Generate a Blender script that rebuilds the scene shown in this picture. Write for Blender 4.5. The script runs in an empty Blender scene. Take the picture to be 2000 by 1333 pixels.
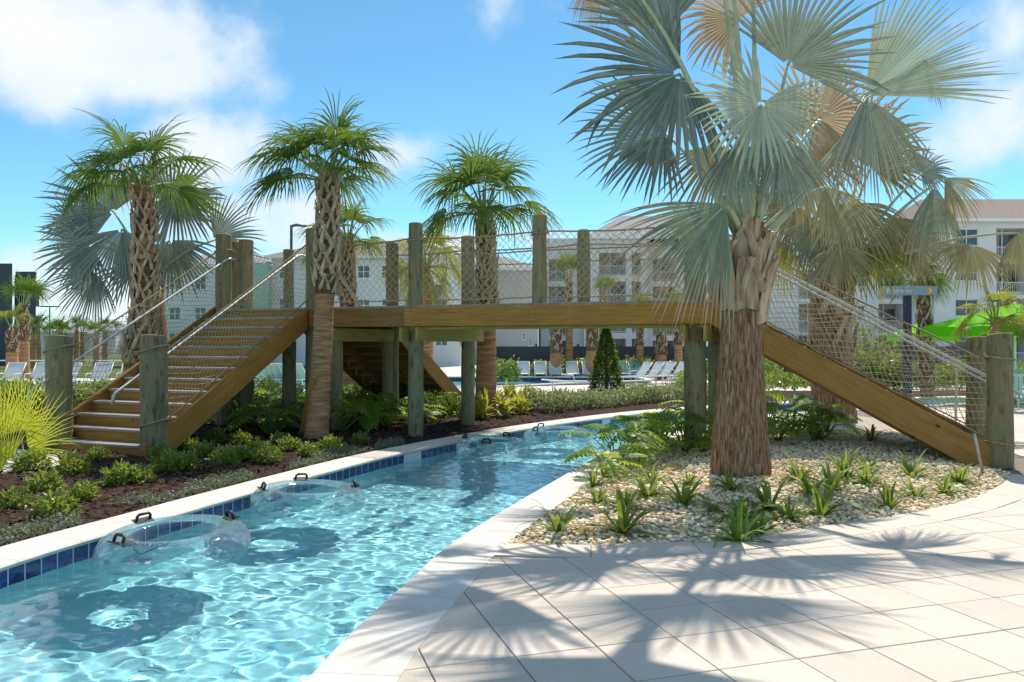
import bpy, math, random
import numpy as np
from mathutils import Vector, Matrix
from mathutils.geometry import delaunay_2d_cdt

# ------------------------------------------------------------------ camera, sky, sun, exposure
scene = bpy.context.scene
C = scene.collection
F, HZ, CAMZ = 1558.0, 670.0, 1.6          # focal length in photo pixels, horizon row, eye height
cam_data = bpy.data.cameras.new('camera')
cam = bpy.data.objects.new('camera', cam_data)
C.objects.link(cam)
cam.location = (0, 0, CAMZ)
cam.rotation_euler = (math.pi / 2, 0, 0)
cam_data.sensor_width = 36
cam_data.lens = F / 2000 * 36
cam_data.shift_y = (HZ - 666.5) / 2000
cam_data.clip_start = 0.1
cam_data.clip_end = 3000
scene.camera = cam

SUN_EL, SUN_AZ = math.radians(54), math.radians(20)      # azimuth from +Y towards +X
world = bpy.data.worlds.new('World')
scene.world = world
world.use_nodes = True
def build_world():
    nt = world.node_tree
    nt.nodes.clear()
    n, l = nt.nodes.new, nt.links.new
    out = n('ShaderNodeOutputWorld')
    bg = n('ShaderNodeBackground')
    bg.inputs['Strength'].default_value = 0.15
    sky = n('ShaderNodeTexSky')
    sky.sky_type = 'NISHITA'
    sky.sun_disc = False
    sky.sun_elevation = SUN_EL
    sky.sun_rotation = SUN_AZ
    sky.altitude = 0
    sky.air_density = 0.8
    sky.dust_density = 0.0
    sky.ozone_density = 3.0
    tc = n('ShaderNodeTexCoord')
    # fair-weather cumulus: soft lens-shaped banks broken up by noise, all round the sky
    nz = n('ShaderNodeTexNoise')
    nz.inputs['Scale'].default_value = 7.0
    nz.inputs['Detail'].default_value = 9
    nz.inputs['Roughness'].default_value = 0.55
    l(tc.outputs['Generated'], nz.inputs['Vector'])
    prev = None
    banks = [((-0.60, 0.40), (0.23, 0.085), 1.0), ((-0.52, 0.345), (0.20, 0.05), .9), ((-0.37, 0.235), (0.10, 0.07), .95), ((-0.36, 0.16), (0.16, 0.07), .8),
             ((-0.14, 0.235), (0.07, 0.05), .55), ((-0.09, 0.125), (0.10, 0.035), .8), ((0.63, 0.27), (0.09, 0.07), .7),
             ((-0.56, 0.06), (0.30, 0.07), .75), ((0.66, 0.40), (0.10, 0.06), .6), ((0.06, 0.13), (0.2, 0.025), .5), ((0.10, 0.36), (0.06, 0.03), .35)]
    rng = random.Random(5)
    for k in range(26):                                    # unseen banks behind and beside the camera, more added to whiten fill light
        az = rng.uniform(1.0, 5.3)
        el = rng.uniform(0.08, 1.25)
        banks.append((az, el, rng.uniform(.16, .34), rng.uniform(.07, .16)))
    for b in banks:
        if len(b) == 3:
            (tx, tz), (rx, rz), amp = b
            d = Vector((tx, 1, tz)).normalized()
        else:
            az, el, rx, rz = b
            amp = .8
            d = Vector((math.sin(az) * math.cos(el), math.cos(az) * math.cos(el), math.sin(el)))
        sub = n('ShaderNodeVectorMath'); sub.operation = 'SUBTRACT'
        l(tc.outputs['Generated'], sub.inputs[0]); sub.inputs[1].default_value = d
        mul = n('ShaderNodeVectorMath'); mul.operation = 'MULTIPLY'
        l(sub.outputs[0], mul.inputs[0]); mul.inputs[1].default_value = (1 / rx, 1 / rx, 1 / rz)
        ln = n('ShaderNodeVectorMath'); ln.operation = 'LENGTH'
        l(mul.outputs[0], ln.inputs[0])
        mr = n('ShaderNodeMapRange')
        mr.inputs['From Min'].default_value = 1.5
        mr.inputs['From Max'].default_value = 0.0
        mr.inputs['To Min'].default_value = 0
        mr.inputs['To Max'].default_value = amp
        l(ln.outputs['Value'], mr.inputs['Value'])
        if prev is None:
            prev = mr.outputs[0]
        else:
            mx = n('ShaderNodeMath'); mx.operation = 'SMOOTH_MAX'; mx.inputs[2].default_value = .15
            l(prev, mx.inputs[0]); l(mr.outputs[0], mx.inputs[1])
            prev = mx.outputs[0]
    # density = bank + (noise - .5)
    a1 = n('ShaderNodeMath'); a1.operation = 'MULTIPLY_ADD'
    l(nz.outputs['Fac'], a1.inputs[0]); a1.inputs[1].default_value = 1.7; a1.inputs[2].default_value = -0.95
    a2 = n('ShaderNodeMath'); a2.operation = 'ADD'
    l(prev, a2.inputs[0]); l(a1.outputs[0], a2.inputs[1])
    al = n('ShaderNodeMapRange'); al.interpolation_type = 'SMOOTHSTEP'
    al.inputs['From Min'].default_value = .12
    al.inputs['From Max'].default_value = .62
    al.inputs['To Max'].default_value = .93
    l(a2.outputs[0], al.inputs['Value'])
    # thin parts of a cloud are blue-grey, thick sunlit parts white
    cr = n('ShaderNodeValToRGB')
    cr.color_ramp.elements[0].position = .25; cr.color_ramp.elements[0].color = (2.85, 3.3, 3.8, 1)
    cr.color_ramp.elements[1].position = .95; cr.color_ramp.elements[1].color = (3.9, 3.95, 4.05, 1)
    l(a2.outputs[0], cr.inputs['Fac'])
    # clear, humid blue: the sky's own colour with its warm horizon held back to pale blue
    tint = n('ShaderNodeMixRGB'); tint.blend_type = 'MULTIPLY'; tint.inputs['Fac'].default_value = 1
    l(sky.outputs['Color'], tint.inputs['Color1']); tint.inputs['Color2'].default_value = (.43, .65, .62, 1)
    hold = n('ShaderNodeMixRGB'); hold.blend_type = 'DARKEN'; hold.inputs['Fac'].default_value = 1
    l(tint.outputs['Color'], hold.inputs['Color1']); hold.inputs['Color2'].default_value = (5.2, 5.6, 5.9, 1)
    mix = n('ShaderNodeMixRGB')
    l(al.outputs[0], mix.inputs['Fac']); l(hold.outputs['Color'], mix.inputs['Color1']); l(cr.outputs['Color'], mix.inputs['Color2'])
    l(mix.outputs['Color'], bg.inputs['Color'])
    l(bg.outputs['Background'], out.inputs['Surface'])
build_world()

sun_data = bpy.data.lights.new('sun', 'SUN')
sun_data.energy = 3.15
sun_data.angle = math.radians(0.53)
sun_data.color = (1.0, 0.94, 0.84)
sun = bpy.data.objects.new('sun', sun_data)
C.objects.link(sun)
sun_dir = Vector((math.sin(SUN_AZ) * math.cos(SUN_EL), math.cos(SUN_AZ) * math.cos(SUN_EL), math.sin(SUN_EL)))
sun.rotation_euler = sun_dir.to_track_quat('Z', 'Y').to_euler()

vs = scene.view_settings
vs.view_transform = 'Standard'
vs.look = 'None'
vs.exposure = 0.85
vs.gamma = 1.0
vs.use_curve_mapping = False
scene.cycles.use_denoising = True
scene.cycles.max_bounces = 10
scene.cycles.transparent_max_bounces = 24
scene.cycles.transmission_bounces = 8
scene.cycles.glossy_bounces = 4
scene.cycles.diffuse_bounces = 4
scene.cycles.sample_clamp_indirect = 6
scene.cycles.caustics_reflective = False

# ------------------------------------------------------------------ helpers
def at(px, py, D):
    """photo pixel at depth D -> point"""
    return Vector(((px - 1000) / F * D, D, CAMZ + (HZ - py) / F * D))
def gnd(px, py, z=0.0):
    D = F * (CAMZ - z) / (py - HZ)
    return Vector(((px - 1000) / F * D, D, z))
def T(y):
    """height of the gently falling ground beyond the river"""
    return -0.02 * min(max(y - 26.0, 0.0), 25.0)

def new_obj(name, me, parent=None, mx=None):
    o = bpy.data.objects.new(name, me)
    C.objects.link(o)
    if parent is not None:
        o.parent = parent
    if mx is not None:
        o.matrix_basis = mx
    return o
def tag(o, label=None, cat=None, group=None, kind=None):
    if label: o['label'] = label
    if cat: o['category'] = cat
    if group: o['group'] = group
    if kind: o['kind'] = kind
    return o
def empty(name, loc=(0, 0, 0), rz=0.0, label=None, cat=None, group=None):
    o = bpy.data.objects.new(name, None)
    C.objects.link(o)
    o.location = loc
    o.rotation_euler = (0, 0, rz)
    o.empty_display_size = .2
    return tag(o, label, cat, group)
def dup(o, parent=None):
    c = o.copy()
    C.objects.link(c)
    c.parent = parent
    for ch in o.children:
        dup(ch, c)
    return c

class MB:
    """collects geometry for one mesh"""
    def __init__(self):
        self.v, self.f, self.m, self.a, self.b = [], [], [], [], []
        self.s = []
    def add(self, verts, faces, mat=0, smooth=False, attr=None, attr2=None):
        o = len(self.v)
        self.v.extend([tuple(p) for p in verts])
        for fc in faces:
            self.f.append([i + o for i in fc])
            self.m.append(mat)
            self.s.append(smooth)
        self.a.extend(attr if attr is not None else [0.0] * len(verts))
        self.b.extend(attr2 if attr2 is not None else [0.0] * len(verts))
        return self
    def box(self, c, size, mx=None, mat=0, ch=0.0):
        x, y, z = size[0] / 2, size[1] / 2, size[2] / 2
        c = Vector(c)
        if ch <= 0:
            vs_ = [Vector((sx * x, sy * y, sz * z)) for sx in (-1, 1) for sy in (-1, 1) for sz in (-1, 1)]
            fs = [(0, 1, 3, 2), (4, 6, 7, 5), (0, 4, 5, 1), (2, 3, 7, 6), (0, 2, 6, 4), (1, 5, 7, 3)]
        else:
            vs_, fs = chamfer_box(x, y, z, ch)
        if mx is not None:
            vs_ = [mx @ p for p in vs_]
        return self.add([p + c for p in vs_], fs, mat)
    def tube(self, pts, rad, n=8, mat=0, caps=True, smooth=True, attr=None):
        pts = [Vector(p) for p in pts]
        if not hasattr(rad, '__len__'):
            rad = [rad] * len(pts)
        vs_, fs, at_ = [], [], []
        up = Vector((0, 0, 1))
        prev = None
        for i, p in enumerate(pts):
            d = (pts[min(i + 1, len(pts) - 1)] - pts[max(i - 1, 0)])
            d = d.normalized() if d.length > 1e-9 else Vector((0, 0, 1))
            if prev is None:
                ref = up if abs(d.z) < .95 else Vector((1, 0, 0))
                u = d.cross(ref).normalized()
            else:
                u = (prev - d * prev.dot(d))
                u = u.normalized() if u.length > 1e-6 else d.orthogonal().normalized()
            prev = u
            w = d.cross(u)
            for k in range(n):
                a = 2 * math.pi * k / n
                vs_.append(p + (u * math.cos(a) + w * math.sin(a)) * rad[i])
                at_.append(attr[i] if attr else 0.0)
        for i in range(len(pts) - 1):
            for k in range(n):
                k2 = (k + 1) % n
                fs.append((i * n + k, i * n + k2, (i + 1) * n + k2, (i + 1) * n + k))
        if caps:
            fs.append(tuple(range(n - 1, -1, -1)))
            fs.append(tuple(range((len(pts) - 1) * n, len(pts) * n)))
        return self.add(vs_, fs, mat, smooth, at_)
    def prism(self, poly, ex, mat=0):
        """polygon (list of 3d points) extruded along vector ex"""
        n = len(poly)
        poly = [Vector(p) for p in poly]
        ex = Vector(ex)
        vs_ = poly + [p + ex for p in poly]
        fs = [tuple(range(n - 1, -1, -1)), tuple(range(n, 2 * n))]
        fs += [(i, (i + 1) % n, n + (i + 1) % n, n + i) for i in range(n)]
        return self.add(vs_, fs, mat)
    def mesh(self, name, mats):
        me = bpy.data.meshes.new(name)
        me.from_pydata(self.v, [], self.f)
        if not isinstance(mats, (list, tuple)):
            mats = [mats]
        for m in mats:
            me.materials.append(m)
        me.polygons.foreach_set('material_index', self.m)
        me.polygons.foreach_set('use_smooth', self.s)
        if any(self.a):
            at_ = me.attributes.new('t', 'FLOAT', 'POINT')
            at_.data.foreach_set('value', self.a)
        if any(self.b):
            bt_ = me.attributes.new('seg', 'FLOAT', 'POINT')
            bt_.data.foreach_set('value', self.b)
        me.update()
        return me
    def build(self, name, mats, parent=None, mx=None):
        return new_obj(name, self.mesh(name, mats), parent, mx)

def chamfer_box(x, y, z, c):
    vs_, idx = [], {}
    for sx in (-1, 1):
        for sy in (-1, 1):
            for sz in (-1, 1):
                for ax in range(3):
                    p = [sx * (x - c), sy * (y - c), sz * (z - c)]
                    p[ax] = (sx * x, sy * y, sz * z)[ax]
                    idx[(sx, sy, sz, ax)] = len(vs_)
                    vs_.append(Vector(p))
    fs = []
    for ax in range(3):
        o1, o2 = [(1, 2), (2, 0), (0, 1)][ax]
        for s in (-1, 1):
            q = []
            for u, w in ((-1, -1), (1, -1), (1, 1), (-1, 1)):
                k = [0, 0, 0]; k[ax] = s; k[o1] = u; k[o2] = w
                q.append(idx[(k[0], k[1], k[2], ax)])
            fs.append(tuple(q if s > 0 else q[::-1]))
    for ax in range(3):                                   # edges along ax
        o1, o2 = [(1, 2), (2, 0), (0, 1)][ax]
        for s1 in (-1, 1):
            for s2 in (-1, 1):
                def key(sa, a_):
                    k = [0, 0, 0]; k[ax] = sa; k[o1] = s1; k[o2] = s2
                    return idx[(k[0], k[1], k[2], a_)]
                q = (key(-1, o1), key(1, o1), key(1, o2), key(-1, o2))
                fs.append(q if s1 * s2 > 0 else q[::-1])
    for sx in (-1, 1):
        for sy in (-1, 1):
            for sz in (-1, 1):
                t = tuple(idx[(sx, sy, sz, k)] for k in range(3))
                fs.append(t if sx * sy * sz > 0 else t[::-1])
    return vs_, fs

def np_mesh(name, verts, faces, mats, smooth=False, color=None, fmat=None, attr=None):
    """fast mesh from numpy arrays; faces (n,3) or (n,4)"""
    me = bpy.data.meshes.new(name)
    nf, k = faces.shape
    me.vertices.add(len(verts))
    me.vertices.foreach_set('co', np.ascontiguousarray(verts, dtype=np.float32).ravel())
    me.loops.add(nf * k)
    me.loops.foreach_set('vertex_index', np.ascontiguousarray(faces, dtype=np.int32).ravel())
    me.polygons.add(nf)
    me.polygons.foreach_set('loop_start', np.arange(0, nf * k, k, dtype=np.int32))
    if smooth:
        me.polygons.foreach_set('use_smooth', np.ones(nf, dtype=bool))
    for m in (mats if isinstance(mats, (list, tuple)) else [mats]):
        me.materials.append(m)
    if fmat is not None:
        me.polygons.foreach_set('material_index', np.ascontiguousarray(fmat, dtype=np.int32))
    if color is not None:
        ca = me.color_attributes.new('col', 'FLOAT_COLOR', 'POINT')
        c4 = np.ones((len(verts), 4), dtype=np.float32); c4[:, :3] = color
        ca.data.foreach_set('color', c4.ravel())
    if attr is not None:
        a_ = me.attributes.new('t', 'FLOAT', 'POINT')
        a_.data.foreach_set('value', np.ascontiguousarray(attr, dtype=np.float32))
    me.update(calc_edges=True)
    me.validate()
    return me

def frame(p0, p1, up=(0, 0, 1)):
    """matrix whose X runs p0->p1, Z near up, origin at the middle"""
    p0, p1 = Vector(p0), Vector(p1)
    x = (p1 - p0).normalized()
    y = Vector(up).cross(x)
    y = y.normalized() if y.length > 1e-6 else x.orthogonal().normalized()
    z = x.cross(y)
    m = Matrix((x, y, z)).transposed().to_4x4()
    m.translation = (p0 + p1) / 2
    return m
def board(name, p0, p1, w, h, mat, parent=None, up=(0, 0, 1), ch=0.004):
    """a length of lumber, grain along its own X"""
    L = (Vector(p1) - Vector(p0)).length
    return MB().box((0, 0, 0), (L, w, h), ch=ch).build(name, mat, parent, frame(p0, p1, up))

# ------------------------------------------------------------------ materials
def srgb(r, g, b):
    f = lambda c: (c / 255 / 12.92) if c <= 10 else ((c / 255 + .055) / 1.055) ** 2.4
    return (f(r), f(g), f(b), 1)
class NT:
    def __init__(self, name):
        self.mat = bpy.data.materials.new(name)
        self.mat.use_nodes = True
        self.t = self.mat.node_tree
        self.t.nodes.clear()
        self.out = self.n('ShaderNodeOutputMaterial')
    def n(self, ty, **kw):
        nd = self.t.nodes.new(ty)
        for k, v in kw.items():
            setattr(nd, k, v)
        return nd
    def l(self, a, b):
        self.t.links.new(a, b)
    def coord(self, kind='Object', scale=(1, 1, 1), rot=(0, 0, 0)):
        tc = self.n('ShaderNodeTexCoord')
        mp = self.n('ShaderNodeMapping')
        mp.inputs['Scale'].default_value = scale
        mp.inputs['Rotation'].default_value = rot
        if kind == 'World':
            g = self.n('ShaderNodeNewGeometry')
            self.l(g.outputs['Position'], mp.inputs['Vector'])
        else:
            self.l(tc.outputs[kind], mp.inputs['Vector'])
        return mp.outputs['Vector']
    def noise(self, vec, scale, detail=4, rough=.55, dist=0.0):
        nz = self.n('ShaderNodeTexNoise')
        nz.inputs['Scale'].default_value = scale
        nz.inputs['Detail'].default_value = detail
        nz.inputs['Roughness'].default_value = rough
        nz.inputs['Distortion'].default_value = dist
        self.l(vec, nz.inputs['Vector'])
        return nz.outputs['Fac']
    def ramp(self, fac, stops):
        r = self.n('ShaderNodeValToRGB')
        e = r.color_ramp.elements
        while len(e) < len(stops):
            e.new(.5)
        for el, (p, c) in zip(e, stops):
            el.position = p
            el.color = c if len(c) == 4 else (*c, 1)
        self.l(fac, r.inputs['Fac'])
        return r.outputs['Color']
    def mix(self, fac, a, b, mode='MIX'):
        m = self.n('ShaderNodeMixRGB', blend_type=mode)
        for s, v in (('Fac', fac), ('Color1', a), ('Color2', b)):
            if isinstance(v, (int, float)):
                m.inputs[s].default_value = v
            elif isinstance(v, tuple):
                m.inputs[s].default_value = v if len(v) == 4 else (*v, 1)
            else:
                self.l(v, m.inputs[s])
        return m.outputs['Color']
    def math(self, op, a, b=0.0, c=0.0):
        m = self.n('ShaderNodeMath', operation=op)
        for i, v in enumerate((a, b, c)):
            if isinstance(v, (int, float)):
                m.inputs[i].default_value = v
            else:
                self.l(v, m.inputs[i])
        return m.outputs[0]
    def bump(self, h, strength, dist=.01, normal=None):
        b = self.n('ShaderNodeBump')
        b.inputs['Strength'].default_value = strength
        b.inputs['Distance'].default_value = dist
        self.l(h, b.inputs['Height'])
        if normal is not None:
            self.l(normal, b.inputs['Normal'])
        return b.outputs['Normal']
    def rand(self, col, amount):
        """brightness varies a little from object to object"""
        oi = self.n('ShaderNodeObjectInfo')
        v = self.math('MULTIPLY_ADD', oi.outputs['Random'], 2 * amount, 1 - amount)
        hs = self.n('ShaderNodeHueSaturation')
        self.l(v, hs.inputs['Value'])
        self.l(col, hs.inputs['Color'])
        return hs.outputs['Color']
    def bsdf(self, color, rough=.7, spec=.3, normal=None, metal=0.0, **kw):
        p = self.n('ShaderNodeBsdfPrincipled')
        for s, v in (('Base Color', color), ('Roughness', rough), ('Specular IOR Level', spec), ('Metallic', metal), *kw.items()):
            if isinstance(v, (int, float)):
                p.inputs[s].default_value = v
            elif isinstance(v, tuple):
                p.inputs[s].default_value = v if len(v) == 4 else (*v, 1)
            else:
                self.l(v, p.inputs[s])
        if normal is not None:
            self.l(normal, p.inputs['Normal'])
        return p.outputs[0]
    def done(self, sh):
        self.l(sh, self.out.inputs['Surface'])
        return self.mat

def nmat(name, stops, scale=5.0, stretch=(1, 1, 1), detail=5, rough=.75, spec=.25, bump=0.0, bscale=None, bdist=.01, coord='Object', rand=.08, metal=0.0):
    """mottled surface: noise through a colour ramp, fine relief, a little variation between objects"""
    n = NT(name)
    v = n.coord(coord, stretch)
    f = n.noise(v, scale, detail)
    k = len(stops)
    if k == 1:
        stops = [tuple(c * .94 for c in stops[0][:3]), tuple(min(1, c * 1.05) for c in stops[0][:3])]
        k = 2
    col = n.ramp(f, [(.3 + .4 * i / (k - 1), s) for i, s in enumerate(stops)])
    if rand:
        col = n.rand(col, rand)
    nrm = n.bump(n.noise(v, bscale or scale * 4, 4), bump, bdist) if bump else None
    return n.done(n.bsdf(col, rough, spec, nrm, metal))

def wood(name, c_dark, c_mid, c_light, rough=.75, stain=None, knots=True, bump=.25, blotch=None):
    """sawn lumber, grain along local X"""
    n = NT(name)
    oi = n.n('ShaderNodeObjectInfo')
    tc = n.n('ShaderNodeTexCoord')
    off = n.n('ShaderNodeVectorMath', operation='MULTIPLY_ADD')
    n.l(oi.outputs['Random'], off.inputs[0]); off.inputs[1].default_value = (37, 17, 11)
    n.l(tc.outputs['Object'], off.inputs[2])
    mp = n.n('ShaderNodeMapping'); mp.inputs['Scale'].default_value = (.9, 9, 9)
    n.l(off.outputs[0], mp.inputs['Vector'])
    f1 = n.noise(mp.outputs[0], 1.6, 6, .6, 1.2)
    mp2 = n.n('ShaderNodeMapping'); mp2.inputs['Scale'].default_value = (2.5, 60, 60)
    n.l(off.outputs[0], mp2.inputs['Vector'])
    f2 = n.noise(mp2.outputs[0], 1.5, 4, .6)
    col = n.ramp(f1, [(.25, c_dark), (.5, c_mid), (.75, c_light)])
    col = n.mix(.35, col, n.ramp(f2, [(.3, tuple(c * .55 for c in c_mid[:3])), (.6, c_light)]), 'MIX')
    if knots:
        mk = n.n('ShaderNodeMapping'); mk.inputs['Scale'].default_value = (1.6, 3.2, 3.2)
        n.l(off.outputs[0], mk.inputs['Vector'])
        vo = n.n('ShaderNodeTexVoronoi'); vo.inputs['Scale'].default_value = 1.0
        n.l(mk.outputs[0], vo.inputs['Vector'])
        kf = n.ramp(vo.outputs['Distance'], [(.03, (1, 1, 1)), (.075, (0, 0, 0))])
        col = n.mix(kf, col, tuple(c * .35 for c in c_dark[:3]))
    if stain:
        f3 = n.noise(off.outputs[0], 2.2, 5, .65)
        col = n.mix(n.ramp(f3, [(.45, (0, 0, 0)), (.65, (.8, .8, .8))]), col, stain)
    if blotch:
        mb_ = n.n('ShaderNodeMapping'); mb_.inputs['Scale'].default_value = (1.6, 5, 5)
        n.l(off.outputs[0], mb_.inputs['Vector'])
        f4 = n.noise(mb_.outputs[0], 2.6, 6, .7)
        col = n.mix(n.ramp(f4, [(.52, (0, 0, 0)), (.66, (.75, .75, .75))]), col, blotch)
    col = n.rand(col, .12)
    return n.done(n.bsdf(col, rough, .25, n.bump(f2, bump, .004)))
# ------------------------------------------------------------------ material library
M = {}
M['lumber'] = wood('lumber', (0.204, 0.085, 0.018), (0.372, 0.176, 0.039), (0.516, 0.267, 0.068))
M['lumber_pale'] = wood('lumber_pale', (0.192, 0.137, 0.029), (0.324, 0.239, 0.059), (0.432, 0.342, 0.107))
M['lumber_brown'] = wood('lumber_brown', (0.144, 0.068, 0.020), (0.264, 0.137, 0.044), (0.360, 0.206, 0.078))
M['tread'] = wood('weathered_tread', (.19, .16, .135), (.29, .255, .22), (.39, .355, .315), knots=False)
M['post'] = wood('treated_post', (.14, .105, .05), (.25, .195, .10), (.37, .30, .175), stain=(.19, .215, .14), blotch=(.055, .055, .035))
M['post_end'] = wood('post_end', (.35, .27, .14), (.48, .38, .21), (.58, .48, .30), knots=False)
def rope_mat():
    n = NT('manila_rope')
    w = n.n('ShaderNodeTexWave', wave_type='BANDS', bands_direction='DIAGONAL')
    w.inputs['Scale'].default_value = 18; w.inputs['Distortion'].default_value = 1.5
    n.l(n.coord('Object'), w.inputs['Vector'])
    col = n.ramp(w.outputs['Fac'], [(.1, (.22, .15, .08)), (.7, (.46, .35, .21))])
    return n.done(n.bsdf(col, .9, .1, n.bump(w.outputs['Fac'], .6, .006)))
M['rope'] = rope_mat()
M['net'] = nmat('net_twine', [(.42, .32, .19), (.58, .47, .31)], 20, rough=.9, spec=.1)
M['alu'] = nmat('brushed_aluminium', [(.48, .48, .48), (.58, .58, .57)], 8, (1, 30, 30), rough=.5, spec=.4, metal=.6, rand=.03)
M['steel'] = nmat('galvanised_steel', [(.33, .35, .36), (.48, .50, .50)], 30, rough=.5, spec=.5, metal=.4)
M['mulch'] = nmat('bark_mulch', [(.022, .013, .010), (.055, .032, .024), (.10, .062, .048)], 26, detail=8, rough=.95, spec=.1, bump=1.0, bscale=34, bdist=.03, coord='World', rand=0)
M['concrete'] = nmat('pale_concrete', [(.54, .48, .42), (.60, .54, .47), (.64, .58, .52)], 1.3, detail=8, rough=.85, bump=.15, bscale=60, bdist=.004, coord='World', rand=0)
M['sand'] = nmat('joint_sand', [(.17, .145, .11), (.26, .22, .17)], 12, rough=.95, coord='World', rand=0)
def paver_mat():
    n = NT('paver')
    v = n.coord('World')
    big = n.noise(v, 1.1, 6, .6)
    fine = n.noise(v, 55, 5, .7)
    col = n.ramp(big, [(.25, (.53, .44, .355)), (.5, (.60, .505, .41)), (.75, (.64, .55, .455))])
    col = n.mix(.22, col, n.ramp(fine, [(.3, (.48, .42, .36)), (.65, (.76, .71, .66))]))
    spots = n.ramp(n.noise(v, 9, 3, .5), [(.60, (0, 0, 0)), (.74, (.6, .6, .6))])
    col = n.mix(spots, col, (.50, .455, .40))
    col = n.rand(col, .06)
    return n.done(n.bsdf(col, .82, .25, n.bump(fine, .25, .004)))
M['paver'] = paver_mat()
M['coping'] = nmat('travertine_coping', [(.58, .53, .46), (.65, .60, .53), (.69, .65, .59)], 3.5, (1, 1, 1), 8, rough=.75, bump=.2, bscale=45, bdist=.004, coord='World', rand=.03)
M['plaster'] = nmat('white_pool_plaster', [(.45, .76, .80), (.52, .81, .84)], 3, rough=.7, coord='World', rand=0)
def ripple_speckle_floor():
    n = NT('pool_floor_light_speckle')
    v = n.coord('World')
    vo = n.n('ShaderNodeTexVoronoi'); vo.inputs['Scale'].default_value = 55
    n.l(v, vo.inputs['Vector'])
    col = n.mix(.35, (.42, .86, .93, 1), vo.outputs['Color'], 'SOFT_LIGHT')  # speckle of light through ripples put into the floor colour
    col = n.mix(n.ramp(n.noise(v, .8, 3), [(.3, (0, 0, 0)), (.7, (.5, .5, .5))]), col, (.50, .90, .95))
    return n.done(n.bsdf(col, .7, .2))
M['pool_floor'] = ripple_speckle_floor()
def blue_tile():
    n = NT('glazed_blue_tile')
    v = n.coord('World')
    f = n.noise(v, 14, 5, .65, 1.0)
    col = n.ramp(f, [(.3, (.006, .012, .07)), (.55, (.012, .035, .17)), (.75, (.05, .11, .30))])
    col = n.rand(col, .25)
    return n.done(n.bsdf(col, .12, .6, n.bump(f, .12, .004)))
M['tile'] = blue_tile()
def water_mat():
    n = NT('pool_water')
    v = n.coord('World')
    nrm = n.bump(n.noise(v, 11, 3, .5), .10, .01)
    p = n.bsdf((.82, .975, 1.0), 0.0, .5, nrm, 0.0, **{'IOR': 1.333, 'Transmission Weight': 1.0})
    return n.done(p)
M['water'] = water_mat()
M['grass'] = nmat('lawn_grass', [(.055, .085, .018), (.10, .13, .03), (.17, .17, .06)], .35, detail=9, rough=.95, spec=.1, bump=.6, bscale=9, bdist=.05, coord='World', rand=0)
def stone_mat():
    n = NT('river_pebble')
    at_ = n.n('ShaderNodeAttribute', attribute_name='col')
    f = n.noise(n.coord('World'), 60, 3)
    col = n.mix(.25, at_.outputs['Color'], n.ramp(f, [(.3, (.35, .27, .18)), (.65, (.9, .86, .78))]), 'SOFT_LIGHT')
    return n.done(n.bsdf(col, .75, .3))
M['stone'] = stone_mat()
M['gravel_base'] = nmat('gravel_bed', [(.26, .21, .16), (.42, .36, .29), (.58, .53, .46)], 30, detail=6, rough=.9, bump=1.0, bscale=34, bdist=.02, coord='World', rand=0)
M['chip'] = nmat('bark_chip', [(.03, .018, .013), (.07, .042, .03), (.13, .085, .065)], 9, rough=.95, spec=.1, coord='World', rand=0)

# ------------------------------------------------------------------ plan curves (ground coordinates)
def spline(pts, step=.15):
    """Catmull-Rom through 2d points, resampled evenly"""
    P = np.array([[p[0], p[1]] for p in pts], float)
    P = np.vstack([2 * P[0] - P[1], P, 2 * P[-1] - P[-2]])
    out = []
    for i in range(1, len(P) - 2):
        p0, p1, p2, p3 = P[i - 1], P[i], P[i + 1], P[i + 2]
        for t in np.linspace(0, 1, 24, endpoint=False):
            out.append(.5 * ((2 * p1) + (-p0 + p2) * t + (2 * p0 - 5 * p1 + 4 * p2 - p3) * t * t + (-p0 + 3 * p1 - 3 * p2 + p3) * t ** 3))
    out.append(P[-2])
    return resample(np.array(out), step=step)
def resample(Q, step=None, n=None):
    d = np.r_[0, np.cumsum(np.linalg.norm(np.diff(Q, axis=0), axis=1))]
    k = n or max(2, int(round(d[-1] / step)) + 1)
    s = np.linspace(0, d[-1], k)
    return np.c_[np.interp(s, d, Q[:, 0]), np.interp(s, d, Q[:, 1])]
def normals(Q):
    t = np.gradient(Q, axis=0)
    t /= np.linalg.norm(t, axis=1)[:, None]
    return np.c_[-t[:, 1], t[:, 0]]           # left-hand normal
def offset(Q, d):
    return Q + normals(Q) * d
def in_poly(p, poly):
    x, y = p[:, 0], p[:, 1]
    c = np.zeros(len(p), bool)
    j = len(poly) - 1
    for i in range(len(poly)):
        xi, yi = poly[i]; xj, yj = poly[j]
        m = ((yi > y) != (yj > y)) & (x < (xj - xi) * (y - yi) / (yj - yi + 1e-12) + xi)
        c ^= m
        j = i
    return c
COPW = .42
L_out = spline([(-5.6, -2), (-4.95, 2.0), (-4.35, 4.6)] + [gnd(*p)[:2] for p in
    [(0, 1069), (213, 1012.5), (426, 956), (700, 888), (885, 852), (1025, 829), (1200, 807), (1343, 795), (1491, 786), (1600, 781), (1780, 776), (1890, 774)]] + [(19, 24.6), (26, 25)])
L_in = offset(L_out, -COPW)
R_in = spline([(-1.1, -2), (-1.08, 1.5)] + [gnd(*p)[:2] for p in
    [(600, 1333), (800, 1135), (926, 1033), (1141, 907), (1194, 881)]] + [(2.9, 14.6), (4.6, 16.9), (6.9, 18.6), (9.6, 20.2), (13, 21.4), (19, 22), (26, 22.3)])
R_out = offset(R_in, -COPW)
river_poly = np.vstack([L_in, R_in[::-1]])
WATER_Z, FLOOR_Z = -.165, -1.15

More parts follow.
